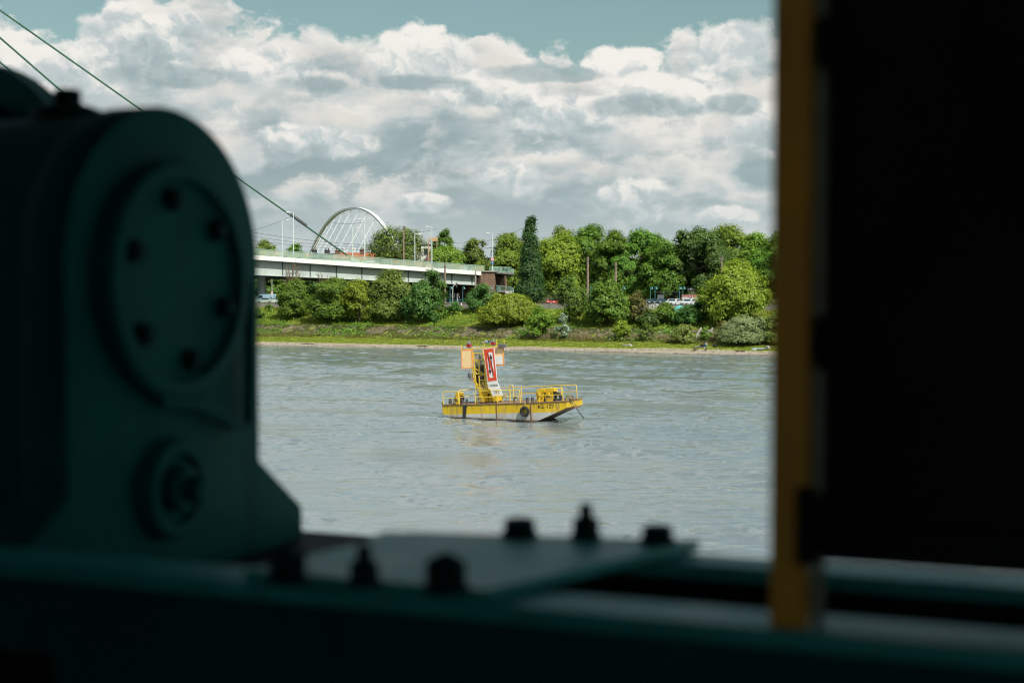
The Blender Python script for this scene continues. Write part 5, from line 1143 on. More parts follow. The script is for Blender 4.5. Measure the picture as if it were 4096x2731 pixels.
# orange side panels
def board(corners, y, name, mat, th=.05, edge=None, ew=.06):
    P = [Mp(cx, cy, y) for cx, cy in corners]; g = MB(); g.prism(P, (0, th, 0)); o = g.build(name, mat, barge)
    if edge:
        e = MB(); c = sum(P, Vector())/4
        for k in range(4): e.bar(P[k] + Vector((0, th/2, 0)), P[(k+1) % 4] + Vector((0, th/2, 0)), ew, th+.03)
        e.build('panel_edge', edge, o, fix=False)
    return o, P
o, P = board(((256, 124), (341, 122), (345, 268), (260, 271)), 1.30, 'orange_panel', M_PANO, edge=M_PANE2)
g = MB(); 
for cx, cy in ((268, 200), (330, 197), (271, 252), (333, 250)): g.lathe([(.018, 0), (.018, .02)], (0, 0, 0), 8, Matrix.Translation(Mp(cx, cy, 1.285)) @ Matrix.Rotation(PI/2, 4, 'X'))
g.build('screw', M_RUST, o)
o, P = board(((500, 109), (596, 105), (599, 244), (520, 247)), 1.42, 'orange_panel', M_PANO, edge=M_PANE2)
g = MB(); g.prism([Mp(524, 172, 1.41), Mp(590, 170, 1.41), Mp(592, 236, 1.41), Mp(528, 238, 1.41)], (0, -.02, 0)); g.build('white_panel', M_WHT2, o)
# the leaning sign board: no meeting or overtaking
SY = 1.05
o, P = board(((432, 113), (520, 104), (547, 373), (470, 381)), SY, 'sign_board', M_WHT2, th=.06)
sgn_ = o; TL, TR, BR, BLc = P
def su(u, v, d=.0): return TL.lerp(TR, u).lerp(BLc.lerp(BR, u), v) + Vector((0, -d, 0))
def patch(poly, d, mat, name):
    g = MB(); g.prism([su(u, v, d) for u, v in poly], (0, -.006, 0)); return g.build(name, mat, sgn_)
I0, I1, V0, V1 = .255, .83, .115, .885
for nm, pl_ in (('red_border', [(.05, .012), (.97, .012), (I1+.001, V0), (I0, V0)]), ('red_border', [(.97, .012), (.97, .985), (I1, V1), (I1, V0)]), ('red_border', [(.97, .985), (.05, .985), (I0, V1), (I1, V1)]), ('red_border', [(.05, .985), (.05, .012), (I0, V0), (I0, V1)])): patch(pl_, .002, M_SRED, nm)
patch([(.20, .10), (.42, .10), (.92, .90), (.70, .90)], .010, M_SRED, 'red_diagonal')
def arrow(u, v0, v1, up):
    d = -1 if up else 1; tip = v0 if up else v1; sh = [(u-.028, v0 + (.10 if up else 0)), (u+.028, v0 + (.10 if up else 0)), (u+.028, v1 - (0 if up else .10)), (u-.028, v1 - (0 if up else .10))]
    patch(sh, .018, M_BLK, 'arrow'); b0 = tip - d*.135; patch([(u-.13, b0), (u, tip), (u+.13, b0)] if not up else [(u-.13, b0), (u+.13, b0), (u, tip)], .019, M_BLK, 'arrow')
arrow(.645, .175, .83, True); arrow(.40, .13, .79, False)
oT, PT = board(((463, 386), (548, 375), (571, 434), (488, 442)), SY-.06, 'text_board', M_WHT2, th=.04)
oT2, PT2 = board(((489, 444), (572, 436), (593, 490), (510, 497)), SY-.09, 'text_board', M_WHT2, th=.04)
def text_on(o, P, s, hk, wide=1.0):
    TL, TR, BR, BLc = P; c = (TL+TR+BR+BLc)/4; ux = (TR-TL); uy = (TL-BLc); hgt = uy.length*hk
    me_o = text_mesh('lettering', s, M_BLK, o, (0, 0, 0), (1, 0, 0), (0, 0, 1), 1.0)
    w = max(v.co.x for v in me_o.data.vertices) - min(v.co.x for v in me_o.data.vertices); k = ux.length*wide/w
    for v in me_o.data.vertices: x, z = v.co.x*k, (v.co.z - .36)*hgt; v.co = c + ux.normalized()*x + uy.normalized()*z + Vector((0, -.008 - v.co.y*.003, 0))
text_on(oT, PT, 'Verbände', .42, .78); text_on(oT2, PT2, '1200', .42, .46)
# a red loose wire
g = MB(); g.tube([Mp(352, 345, 1.2), Mp(343, 365, 1.2), Mp(336, 385, 1.2), Mp(346, 395, 1.2), Mp(353, 380, 1.2)], .012, 5); g.build('loose_wire', M_SRED, barge, fix=False)
# tyres: one hung outside as a fender, one lying by the winch
def tyre(name, label, M, Rr=.315, rr_=.105):
    r = MB(); N, K = 28, 12; vs = []; fs = []
    for i in range(N):
        a = 2*PI*i/N
        for j in range(K):
            b2 = 2*PI*j/K; q = Rr - .02 + rr_*math.cos(b2)*(1.0); tr = 1 + (.03 if (i % 2 and abs(b2) < 1.2) else 0); vs.append((q*tr*math.cos(a), q*tr*math.sin(a), rr_*1.15*math.sin(b2)))
    for i in range(N):
        for j in range(K): fs.append((i*K+j, ((i+1) % N)*K+j, ((i+1) % N)*K+(j+1) % K, i*K+(j+1) % K))
    r.add(vs, fs); o = r.build(name, M_TYRE, None, smooth=True); o.matrix_world = M; return tag(o, label, 'tyre')
p = bl(770, 622, -.20)
ty = tyre('tyre_fender', 'black tyre hung as a fender on the yellow hull left of the letters', Bm @ Matrix.Translation((p.x, -.16, p.z)) @ Matrix.Rotation(PI/2 + .05, 4, 'X'))
g = MB(); q = bl(772, 548, -.05); g.tube([(q.x, -.02, BD+.03), (q.x+.01, -.10, BD-.08), (p.x, -.15, p.z+.33)], .022, 6); g.tube([(q.x+.12, .02, BD+.03), (q.x+.06, -.08, BD-.04), (q.x+.01, -.10, BD-.10)], .016, 6); g.build('tyre_rope', M_ROPE, barge, fix=False)
p = bl(1042, 505, 1.9); tyre('spare_tyre', 'old tyre leaning against the yellow winches on the bow deck', Bm @ Matrix.Translation((p.x, 1.75, DZ+.30)) @ Matrix.Rotation(R(58), 4, 'X') @ Matrix.Rotation(R(28), 4, 'Y'), .30, .12)
# mooring lines over the bow and the anchor chain
pb_ = bl(1150, 500, .9)
for dx, dy in ((.0, 0.1), (.12, .55)): sagline((pb_.x, .9, DZ+.2), (10.72, 1.05+dy, 1.2), .02, .02, 'mooring_line', M_CLAMP)
g = MB(); [g.lathe([(.14, .10+.05*k), (.16, .125+.05*k), (.14, .15+.05*k)], (pb_.x, .9, DZ), 12) for k in range(3)]; g.build('rope_coil', M_RUST, barge, smooth=True)
c0 = Bm @ Vector((10.7, 1.6, 1.08)); c1 = at_z(1720 + 1280*.4911, 1340 + 700*.4911, -.35); ch = MB(); D = c1 - c0; Lc = D.length; nlk = int(Lc/.10); dn = D.normalized(); side_ = dn.cross(Vector((0, 0, 1))).normalized(); upv = side_.cross(dn)
for k in range(nlk):
    c = c0 + dn*(k*.10) - Vector((0, 0, .10*math.sin(PI*k/nlk))); w_ = side_ if k % 2 else upv
    ring = [c + dn*(.068*math.cos(a)) + w_*(.036*math.sin(a)) for a in np.linspace(0, 2*PI, 9)]; ch.tube(ring, .014, 4, caps=False)
tag(ch.build('anchor_chain', M_IRON, None, fix=False), 'dark anchor chain running from the barge bow into the water', 'chain')
# broken white water at the hull
m_, nt_, b_, L_ = new_mat('foam'); M_FOAM = m_; b_.inputs['Base Color'].default_value = (.75, .77, .76, 1); b_.inputs['Roughness'].default_value = .9
fr = np.random.default_rng(5); fm = MB()
def foam_line(p, q, n, spread, size):
    for k in range(n):
        t = fr.random(); c = Vector(p).lerp(Vector(q), t) + Vector((fr.normal()*spread, fr.normal()*spread, 0)); s_ = size*fr.uniform(.3, 1.0); m = 6; ph = fr.uniform(0, 6)
        fm.add([(c.x + (SV.x*math.cos(ph+2*PI*i/m)*2.6 - SV.y*math.sin(ph+2*PI*i/m)*.8)*s_*fr.uniform(.5, 1.4), c.y + (SV.y*math.cos(ph+2*PI*i/m)*2.6 + SV.x*math.sin(ph+2*PI*i/m)*.8)*s_*fr.uniform(.5, 1.4), .005) for i in range(m)] + [(c.x, c.y, .012 + .012*fr.random())], [(i, (i+1) % m, m) for i in range(m)])
W_ = lambda cx, cy: at_z(1720 + cx*.4911, 1340 + cy*.4911, 0.0)
foam_line(W_(110, 668), W_(190, 690), 34, .22, .035); foam_line(W_(-150, 660), W_(60, 668), 70, .28, .035); foam_line(W_(190, 694), W_(420, 706), 26, .16, .03); foam_line(W_(480, 708), W_(640, 716), 22, .14, .03); foam_line(W_(940, 708), W_(1110, 698), 120, .25, .05)
tag(fm.build('foam', M_FOAM, None, fix=False), 'thin white foam on the water along the barge', 'foam', kind='stuff')
# ---------------------------------------------------------------- foreground: the old crane the picture is taken from
FA = R(-21.8); Fm = Matrix.Translation((0, 0, 10)) @ Matrix.Rotation(FA, 4, 'Z'); Fi = Fm.inverted()
def fray(px, py): return Fi.to_3x3() @ ray(px*3.0476, py*3.0476)      # px, py: measured on the 1344-wide photograph
def fz_(px, py, z): d = fray(px, py); return d*(z/d.z)
def fy_(px, py, y): d = fray(px, py); return d*(y/d.y)
def fx_(px, py, x): d = fray(px, py); return d*(x/d.x)
def fthing(name, label, cat, group=None):
    o = thing(name, label, cat, (0, 0, 10), FA, group); return o
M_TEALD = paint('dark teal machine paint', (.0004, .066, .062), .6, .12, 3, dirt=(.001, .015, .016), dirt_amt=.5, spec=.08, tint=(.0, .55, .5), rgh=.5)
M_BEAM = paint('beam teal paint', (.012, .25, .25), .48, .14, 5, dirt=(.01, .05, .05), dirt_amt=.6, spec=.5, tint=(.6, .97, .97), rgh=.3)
M_BLKP = paint('black steel', (.003, .004, .004), .7, .1, 3, spec=.15); M_BOLT = paint('oiled bolt steel', (.0006, .022, .021), .6, .15, 30, spec=.04)
M_POST = paint('ochre post paint', (.58, .275, .012), .6, .08, 8, dirt=(.10, .05, .01), dirt_amt=.4); M_POST2 = paint('worn pale edge', (.17, .19, .13), .65, .15, 12)
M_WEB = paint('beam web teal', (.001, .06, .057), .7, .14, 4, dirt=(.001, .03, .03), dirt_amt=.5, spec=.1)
HB_ = -.42
def ibeam(name, label, y0, y1, x0, x1, top):
    o = fthing(name, label, 'beam'); w = y1 - y0
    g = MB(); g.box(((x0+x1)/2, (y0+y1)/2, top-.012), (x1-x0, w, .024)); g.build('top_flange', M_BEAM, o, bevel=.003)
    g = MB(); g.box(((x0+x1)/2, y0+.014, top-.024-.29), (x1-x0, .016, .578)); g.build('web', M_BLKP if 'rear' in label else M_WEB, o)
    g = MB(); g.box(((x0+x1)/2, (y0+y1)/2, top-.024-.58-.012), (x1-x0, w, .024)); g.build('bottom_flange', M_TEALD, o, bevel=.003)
    return o
ibeam('steel_beam', 'front dark teal steel beam running across the bottom of the view', 1.742, 1.850, -4.4, 2.6, HB_)
ibeam('steel_beam', 'rear dark teal steel beam seen behind the front one at the foot of the black panel', 2.115, 2.205, -1.12, 2.6, HB_)
g = MB(); g.box((0, 1.982, HB_-.30), (5.2, .25, .02)); o = g.build('channel_floor', M_BLKP, None); o.location = (0, 0, 10); o.rotation_euler = (0, 0, FA); tag(o, 'black bottom plate between the two teal beams', 'plate')
# diagonal gusset plate with its six bolts
zp = HB_ + .020
pl = fthing('gusset_plate', 'flat teal plate bolted slantwise across the two steel beams', 'plate')
c_ = [fz_(250, 770, zp), fz_(612, 787, zp), fz_(920, 712, zp), fz_(520, 698, zp)]
yF, yR = 1.735, 2.222
cF0, cF1 = Vector((c_[0].x, yF, 0)), Vector((c_[1].x, yF, 0)); cR1, cR0 = fz_(919, 708, zp), fz_(535, 697, zp)
g = MB(); g.prism([(p.x, p.y, zp-.018) for p in (cF0, cF1, cR1, cR0)], (0, 0, .018)); g.build('plate', M_BEAM, pl, bevel=.003)
def hexbolt(px, py, w, kind):
    p = fz_(px, py, zp); rr_ = w/1867.*Vector((p.x, p.y, 0)).length/2*1.08; b_o = empty('bolt', (p.x, p.y, zp)); b_o.parent = pl
    g = MB(); g.lathe([(rr_*1.18, 0), (rr_*1.2, .004), (rr_*1.16, .007)], (0, 0, 0), 20); g.build('washer', M_BOLT, b_o)
    hh = rr_*1.25 if kind != 'flat' else rr_*.85
    g = MB(); g.lathe([(rr_, .007), (rr_*1.0, .007 + hh*.86), (rr_*.86, .007 + hh)], (0, 0, 0), 6, None, .35); g.build('nut', M_BOLT, b_o)
    if kind == 'stud': g = MB(); g.lathe([(rr_*.5, hh), (rr_*.5, hh + rr_*1.25), (rr_*.42, hh + rr_*1.4)], (0, 0, 0), 14); g.build('thread', M_BOLT, b_o)
    if kind == 'dome': g = MB(); g.lathe([(rr_*.8, hh), (rr_*.6, hh + rr_*.4), (rr_*.25, hh + rr_*.58), (.001, hh + rr_*.6)], (0, 0, 0), 14); g.build('cap', M_BOLT, b_o, smooth=True)
for a in ((682, 703, 38, 'flat'), (769, 706, 32, 'stud'), (863, 712, 37, 'flat'), (377, 763, 46, 'dome'), (478, 766, 36, 'stud'), (585, 774, 50, 'dome')): hexbolt(*a)
# ochre post at the right with its hinges
post = fthing('ochre_post', 'upright ochre yellow steel post at the right of the opening', 'post')
p0 = fz_(1017, 826, HB_); p1 = fz_(1063, 830, HB_); yP = 1.748
xl, xr = fy_(1011, 600, yP).x, fy_(1061, 600, yP).x
g = MB(); g.box(((xl+xr)/2, yP+.012, (HB_+1.3)/2+.001), (xr-xl, .024, 1.3-HB_)); g.build('flat_bar', M_POST, post, bevel=.003)
xe = fy_(1079, 600, yP+.02).x; g = MB(); g.box(((xr+xe)/2+.001, yP+.034, (HB_+1.3)/2+.001), (xe-xr, .02, 1.3-HB_)); g.build('worn_edge', M_POST2, post, bevel=.003)
for (ya, yb2) in ((38, 78), (425, 470), (650, 728)):
    za, zb = fy_(1050, ya, yP-.02).z, fy_(1050, yb2, yP-.02).z; xh0, xh1 = fy_(1046 if ya > 600 else 1066, 600, yP-.02).x, fy_(1106, 600, yP-.02).x
    g = MB(); g.box(((xh0+xh1)/2, yP-.012, (za+zb)/2), (xh1-xh0, .022, za-zb)); h_ = g.build('hinge', M_BLKP, post, bevel=.004)
    g = MB(); g.lathe([(.012, zb-.01), (.012, za+.01)], (xh0+.012, yP-.024, 0), 12); g.build('hinge_pin', M_BLKP, h_, smooth=True)
# black door leaf
yD = 1.895
dr = fthing('black_door', 'black steel door leaf filling the right side of the view', 'door'); xd = fy_(1060, 500, yD).x; zb = fy_(1090, 735, yD).z
g = MB(); g.box((xd+.8, yD, (1.35+zb)/2), (1.6, .03, 1.35-zb)); g.build('leaf', M_BLKP, dr, bevel=.004)
g = MB(); g.box((xd+.8, yD-.022, zb+.03), (1.58, .012, .05)); g.box((xd+.03, yD-.022, (1.35+zb)/2), (.05, .012, 1.28-zb)); g.build('stiffener', M_BLKP, dr)
# gear housing: rounded casting whose end plate faces along the beams
Yc = 2.72; cen = fray(227, 380); cen = cen*(1.0); sc_ = Yc/ray(227*3.0476, 380*3.0476).y; C0 = fray(227, 380)*sc_
xF, yC = C0.x, C0.y; hw = .1144*Yc
ztop = fx_(195, 135, xF).z; zsh = ztop - hw*.98; zbase = fx_(395, 697, xF).z - .02
gh = fthing('gear_housing', 'big dark teal gear housing with a rounded top and a bolted round cover', 'gear housing')
# outline of the end plate (local y across, z up)
zfl = fx_(333, 605, xF).z; fy1 = fx_(399, 665, xF).y - yC; zf2 = fx_(392, 665, xF).z
arc = [(hw*math.cos(a), zsh + hw*.98*math.sin(a)) for a in np.linspace(0, PI, 33)]
out = [(fy1, zbase), (fy1, zf2), (hw, zfl)] + arc + [(-hw, zfl), (-fy1, zf2), (-fy1, zbase)]
g = MB(); g.prism([(xF, yC + y, z) for y, z in out], (-.10, 0, 0)); g.build('end_plate', M_TEALD, gh, smooth=True, bevel=.012)
g = MB(); g.box((xF-.72, yC + .02, zbase-.2), (1.75, 2*fy1 + .16, .40)); g.build('bed_plate', M_BLKP, gh, bevel=.004)
arc2 = [(hw*.965*math.cos(a), zsh + hw*.945*math.sin(a)) for a in np.linspace(0, PI, 33)]
out2 = [(hw*.965, zbase)] + arc2 + [(-hw*.965, zbase)]
g = MB(); g.prism([(xF-.09, yC + y, z) for y, z in out2], (-1.7, 0, 0)); g.build('body', M_TEALD, gh, smooth=True)
RX = Matrix.Rotation(PI/2, 4, 'Y')
cc_ = fx_(226, 368, xF); cr = (fx_(226, 221, xF).z - fx_(226, 515, xF).z)/2; ccy = yC - .012; ccz = (fx_(226, 221, xF).z + fx_(226, 515, xF).z)/2
g = MB(); g.lathe([(cr*1.06, -.01), (cr*1.06, .03), (cr*1.02, .04), (cr*.9, .042), (cr*.86, .022), (.01, .022)], (0, 0, 0), 48, Matrix.Translation((xF, ccy, ccz)) @ RX); cv = g.build('end_cover', M_TEALD, gh, smooth=True)
for k in range(6):
    a = R(60*k + 40); g = MB(); g.lathe([(.026, .02), (.026, .024), (.019, .025), (.019, .042), (.015, .046), (.002, .047)], (0, 0, 0), 6, Matrix.Translation((xF, ccy + cr*.72*math.cos(a), ccz + cr*.72*math.sin(a))) @ RX); g.build('bolt', M_BOLT, cv)
bq = fx_(218, 640, xF); br_ = .5*abs(fx_(218, 572, xF).z - fx_(218, 705, xF).z)
g = MB(); g.lathe([(br_, -.01), (br_, .025), (br_*.92, .035), (br_*.72, .036), (br_*.70, .018), (br_*.46, .018), (br_*.44, .05), (br_*.30, .055), (.01, .056)], (0, 0, 0), 36, Matrix.Translation((xF, bq.y, bq.z)) @ RX); bcv = g.build('bearing_cover', M_TEALD, gh, smooth=True)
g = MB(); g.lathe([(br_*.28, .05), (br_*.28, .085), (br_*.2, .09), (.005, .091)], (0, 0, 0), 6, Matrix.Translation((xF, bq.y, bq.z)) @ RX); g.build('shaft_nut', M_TEALD, bcv)
g = MB(); pts = [Vector((xF+.025, yC + u*hw, z)) for u, z in ((-.25, ccz-cr*1.05), (.1, ccz-cr*1.12), (.30, ccz-cr*1.2), (.50, ccz-cr*1.35), (.72, ccz-cr*1.38), (.74, ccz-cr*.7), (.74, ccz))]; g.tube(pts, .012, 8); g.build('oil_pipe', M_TEALD, gh, smooth=True)
xb_ = xF - .34; pb2 = fray(87, 120); g = MB(); xcap = xF - .30
cpx = fy_(88, 122, yC); g.lathe([(.07, -.05), (.07, .004), (.045, .014), (.027, .016), (.027, .042), (.022, .046), (.002, .047)], (cpx.x, yC, ztop), 20); g.build('breather_cap', M_BOLT, gh, smooth=True)
# rope drum behind, only its dark rim shows above the housing
dm = fthing('rope_drum', 'dark round rope drum rim rising behind the gear housing at the left edge', 'drum'); yDm = yC + .85; ctr = fy_(-35, 260, yDm); top_ = fy_(-35, 83, yDm); rad_ = abs(top_.z - ctr.z)
g = MB(); g.lathe([(rad_, -.04), (rad_*1.0, .04), (rad_*.9, .045), (rad_*.3, .03), (.02, .03)], (0, 0, 0), 48, Matrix.Translation((ctr.x, yDm, ctr.z)) @ Matrix.Rotation(PI/2, 4, 'X')); g.build('flange', M_TEALD, dm, smooth=True)
g = MB(); g.lathe([(rad_*.75, 0), (rad_*.75, -.6)], (0, 0, 0), 40, Matrix.Translation((ctr.x, yDm, ctr.z)) @ Matrix.Rotation(-PI/2, 4, 'X')); g.build('barrel', M_BOLT, dm, smooth=True)
# unseen machine house added to shade the foreground; open towards the river
hs = fthing('shading_house', 'unseen dark machine house added around the viewpoint to shade the foreground steel', 'shade enclosure')
M_WALL = paint('dark house wall', (.02, .03, .03), .8, .15, 2)
for nm, c, d in (('floor', (-.4, -.2, -1.10), (6.2, 5.2, .1)), ('roof', (-.4, .35, 1.46), (6.2, 6.4, .1)), ('back_wall', (-.4, -2.75, -.72), (6.2, .1, .66)), ('back_wall', (-2.3, -2.75, .52), (2.2, .1, 1.78)), ('side_wall', (2.66, -.2, .18), (.08, 5.0, 2.46)), ('side_wall', (-3.46, -.6, .18), (.08, 4.2, 2.46))):
    g = MB(); g.box(c, d); g.build(nm, M_WALL, hs)  # gap in the back wall left to let sky light onto the post
# ---------------------------------------------------------------- people, birds and small things on the shore
M_SKIN = paint('skin', (.50, .32, .24), .6, .05, 6); M_HAIR = paint('dark hair', (.03, .02, .015), .7, .1, 20)
CL = {k: paint('cloth ' + k, c, .9, .08, 8) for k, c in dict(white=(.75, .75, .74), blue=(.05, .25, .42), black=(.02, .02, .025), jeans=(.35, .45, .55), navy=(.04, .07, .14), grey=(.24, .25, .26)).items()}
def skin_mesh(name, pts, edges, radii, mat, parent, root=0):
    me = bpy.data.meshes.new(name); me.from_pydata([tuple(p) for p in pts], edges, []); o = bpy.data.objects.new(name, me); COL.objects.link(o)
    o.modifiers.new('s', 'SKIN'); sk = me.skin_vertices[0].data
    for v, r_ in zip(sk, radii): v.radius = (r_, r_) if not isinstance(r_, tuple) else r_
    sk[root].use_root = True; sb = o.modifiers.new('d', 'SUBSURF'); sb.levels = 1; sb.render_levels = 1
    m2 = bpy.data.meshes.new_from_object(o.evaluated_get(bpy.context.evaluated_depsgraph_get())); bpy.data.objects.remove(o); bpy.data.meshes.remove(me)
    m2.materials.clear(); m2.materials.append(mat); m2.polygons.foreach_set('use_smooth', [True]*len(m2.polygons)); m2.name = name
    o = bpy.data.objects.new(name, m2); COL.objects.link(o); o.parent = parent; return o
def person(label, loc, rz, J, top, legs, hair=M_HAIR, sleeve=True):
    """J: joint positions - pelvis, chest, neck, head, and for L / R: shoulder, elbow, hand, hip, knee, ankle, toe"""
    r = thing('person', label, 'person', loc, rz); V = {k: Vector(p) for k, p in J.items()}
    names = ['pelvis', 'waist', 'chest', 'neck', 'head0', 'head1', 'head2']; V['waist'] = V['pelvis'].lerp(V['chest'], .45); hd = (V['head'] - V['neck']).normalized()
    V['head0'] = V['neck'].lerp(V['head'], .55); V['head1'] = V['head'] + hd*.02; V['head2'] = V['head'] + hd*.11
    rad = dict(pelvis=.135, waist=.12, chest=.14, neck=.055, head0=.07, head1=.095, head2=.07)
    ed = [('pelvis', 'waist'), ('waist', 'chest'), ('chest', 'neck'), ('neck', 'head0'), ('head0', 'head1'), ('head1', 'head2')]
    for s_ in 'LR':
        for k, r_ in (('shoulder', .06), ('elbow', .042), ('hand', .035), ('hip', .09), ('knee', .058), ('ankle', .04), ('toe', .035)): names.append(k+s_); rad[k+s_] = r_
        V['palm'+s_] = V['hand'+s_] + (V['hand'+s_] - V['elbow'+s_]).normalized()*.10; names.append('palm'+s_); rad['palm'+s_] = (.045, .02)
        ed += [('chest', 'shoulder'+s_), ('shoulder'+s_, 'elbow'+s_), ('elbow'+s_, 'hand'+s_), ('hand'+s_, 'palm'+s_), ('pelvis', 'hip'+s_), ('hip'+s_, 'knee'+s_), ('knee'+s_, 'ankle'+s_), ('ankle'+s_, 'toe'+s_)]
    ix = {k: i for i, k in enumerate(names)}
    body = skin_mesh('body', [V[k] for k in names], [(ix[a], ix[b]) for a, b in ed], [rad[k] for k in names], M_SKIN, r)
    tn = ['pelvis', 'waist', 'chest'] + [k+s_ for s_ in 'LR' for k in ('shoulder', 'elbow', 'cuff')]
    for s_ in 'LR': V['cuff'+s_] = V['elbow'+s_].lerp(V['hand'+s_], .85 if sleeve else .05)
    ix = {k: i for i, k in enumerate(tn)}; tr = dict(pelvis=.150, waist=.138, chest=.158)
    for s_ in 'LR': tr.update({'shoulder'+s_: .078, 'elbow'+s_: .06, 'cuff'+s_: .05})
    te = [('pelvis', 'waist'), ('waist', 'chest')] + [(a+s_ if a != 'chest' else a, b+s_) for s_ in 'LR' for a, b in (('chest', 'shoulder'), ('shoulder', 'elbow'), ('elbow', 'cuff'))]
    skin_mesh('shirt', [V[k] for k in tn], [(ix[a], ix[b]) for a, b in te], [tr[k] for k in tn], CL[top], r)
    ln = ['pelvis'] + [k+s_ for s_ in 'LR' for k in ('hip', 'knee', 'ankle')]; ix = {k: i for i, k in enumerate(ln)}; lr = {'pelvis': .152}
    for s_ in 'LR': lr.update({'hip'+s_: .105, 'knee'+s_: .075, 'ankle'+s_: .06})
    le = [(a if a == 'pelvis' else a+s_, b+s_) for s_ in 'LR' for a, b in (('pelvis', 'hip'), ('hip', 'knee'), ('knee', 'ankle'))]
    skin_mesh('trousers', [V[k] for k in ln], [(ix[a], ix[b]) for a, b in le], [lr[k] for k in ln], CL[legs], r)
    g = MB(); side = Vector((0, 1, 0)) if abs(hd.y) < .8 else Vector((1, 0, 0)); c = V['head'] + hd*.05 - (J.get('face') and Vector(J['face'])*.03 or Vector())
    vs = []; 
    g.lathe([(.03, .12), (.08, .10), (.112, .05), (.115, .0), (.10, -.05)], (0, 0, 0), 12, Matrix.Translation(c) @ hd.to_track_quat('Z', 'Y').to_matrix().to_4x4()); g.build('hair', hair, r, smooth=True)
    g = MB()
    if 'face' in J:
        f = Vector(J['face']); p = V['head'] + f*.10; g.lathe([(.018, -.03), (.014, .02), (.002, .035)], (0, 0, 0), 6, Matrix.Translation(p) @ hd.to_track_quat('Z', 'Y').to_matrix().to_4x4()); g.build('nose', M_SKIN, r)
    return r
def both(d): return {k+s_: (p if s_ == 'L' else (p[0], -p[1], p[2])) for k, p in d.items() for s_ in 'LR'}
def spot(sx, q): x, y = ray_q(sx, q); return (x, y, gz(x, y) + .02)
# walker in white, mid stride towards the left (local x = forward)
W = dict(pelvis=(0, 0, .92), chest=(.03, 0, 1.32), neck=(.05, 0, 1.50), head=(.08, 0, 1.62), face=(1, 0, 0))
W.update({'shoulderL': (.03, .19, 1.42), 'elbowL': (-.10, .24, 1.14), 'handL': (.02, .24, .90), 'shoulderR': (.03, -.19, 1.42), 'elbowR': (.10, -.24, 1.14), 'handR': (.28, -.22, 1.0),
          'hipL': (0, .09, .88), 'kneeL': (.22, .10, .48), 'ankleL': (.26, .10, .08), 'toeL': (.42, .10, .04), 'hipR': (0, -.09, .88), 'kneeR': (-.04, -.10, .47), 'ankleR': (-.34, -.10, .16), 'toeR': (-.22, -.10, .04)})
person('person all in white walking on the slope below the promenade wall', spot(1846, 26.6), ANG + PI, W, 'white', 'white')
S_ = dict(W); S_.update({'kneeL': (.02, .10, .48), 'ankleL': (0, .10, .08), 'toeL': (.15, .10, .04), 'kneeR': (.02, -.10, .48), 'ankleR': (0, -.10, .08), 'toeR': (.15, -.10, .04)})
x, y = ray_q(1836, 30.6); person('person in a dark top standing behind the wall before the underpass', (x, y, 7.02), ANG + .6, S_, 'navy', 'black')
# lying on the stomach, propped on the elbows (head towards +x)
P_ = dict(pelvis=(0, 0, .14), chest=(.42, 0, .26), neck=(.58, 0, .38), head=(.68, 0, .46), face=(.9, 0, -.3))
P_.update({'shoulderL': (.45, .19, .30), 'elbowL': (.60, .22, .06), 'handL': (.84, .14, .05), 'shoulderR': (.45, -.19, .30), 'elbowR': (.60, -.22, .06), 'handR': (.84, -.14, .05), 'hipL': (-.04, .10, .13), 'kneeL': (-.48, .13, .08), 'ankleL': (-.86, .14, .12), 'toeL': (-.98, .14, .05), 'hipR': (-.04, -.10, .13), 'kneeR': (-.48, -.13, .08), 'ankleR': (-.84, -.14, .26), 'toeR': (-.80, -.14, .38)})
person('sunbather in a white shirt lying on the stomach on the grass by the shore', spot(2512, 5.0), ANG, P_, 'white', 'jeans')
# sitting with raised knees
T_ = dict(pelvis=(0, 0, .14), chest=(-.10, 0, .52), neck=(-.06, 0, .70), head=(-.02, 0, .81), face=(1, 0, -.1))
T_.update(both({'shoulder': (-.08, .19, .62), 'elbow': (.14, .25, .40), 'hand': (.36, .14, .44), 'hip': (.04, .10, .13), 'knee': (.40, .13, .48), 'ankle': (.58, .12, .08), 'toe': (.74, .12, .04)}))
person('person in a bright blue jacket sitting on the meadow at the right', spot(2824, 4.6), ANG + PI - .3, T_, 'blue', 'black')
person('person in dark clothes sitting close to the one in the blue jacket', spot(2806, 4.4), ANG + .3, T_, 'black', 'black')
# half lying person in jeans behind the barge
H_ = dict(pelvis=(0, 0, .14), chest=(.34, 0, .38), neck=(.46, 0, .54), head=(.50, 0, .66), face=(-.9, 0, .3))
H_.update(both({'shoulder': (.38, .19, .46), 'elbow': (.56, .24, .22), 'hand': (.40, .20, .06), 'hip': (-.02, .10, .14), 'knee': (-.40, .13, .46), 'ankle': (-.66, .12, .08), 'toe': (-.82, .12, .05)}))
person('person in jeans and a dark jacket reclining on a pale blanket behind the barge mast', spot(1950, 6.2), ANG, H_, 'navy', 'jeans', hair=paint('reddish hair', (.20, .09, .04), .7, .1, 20))
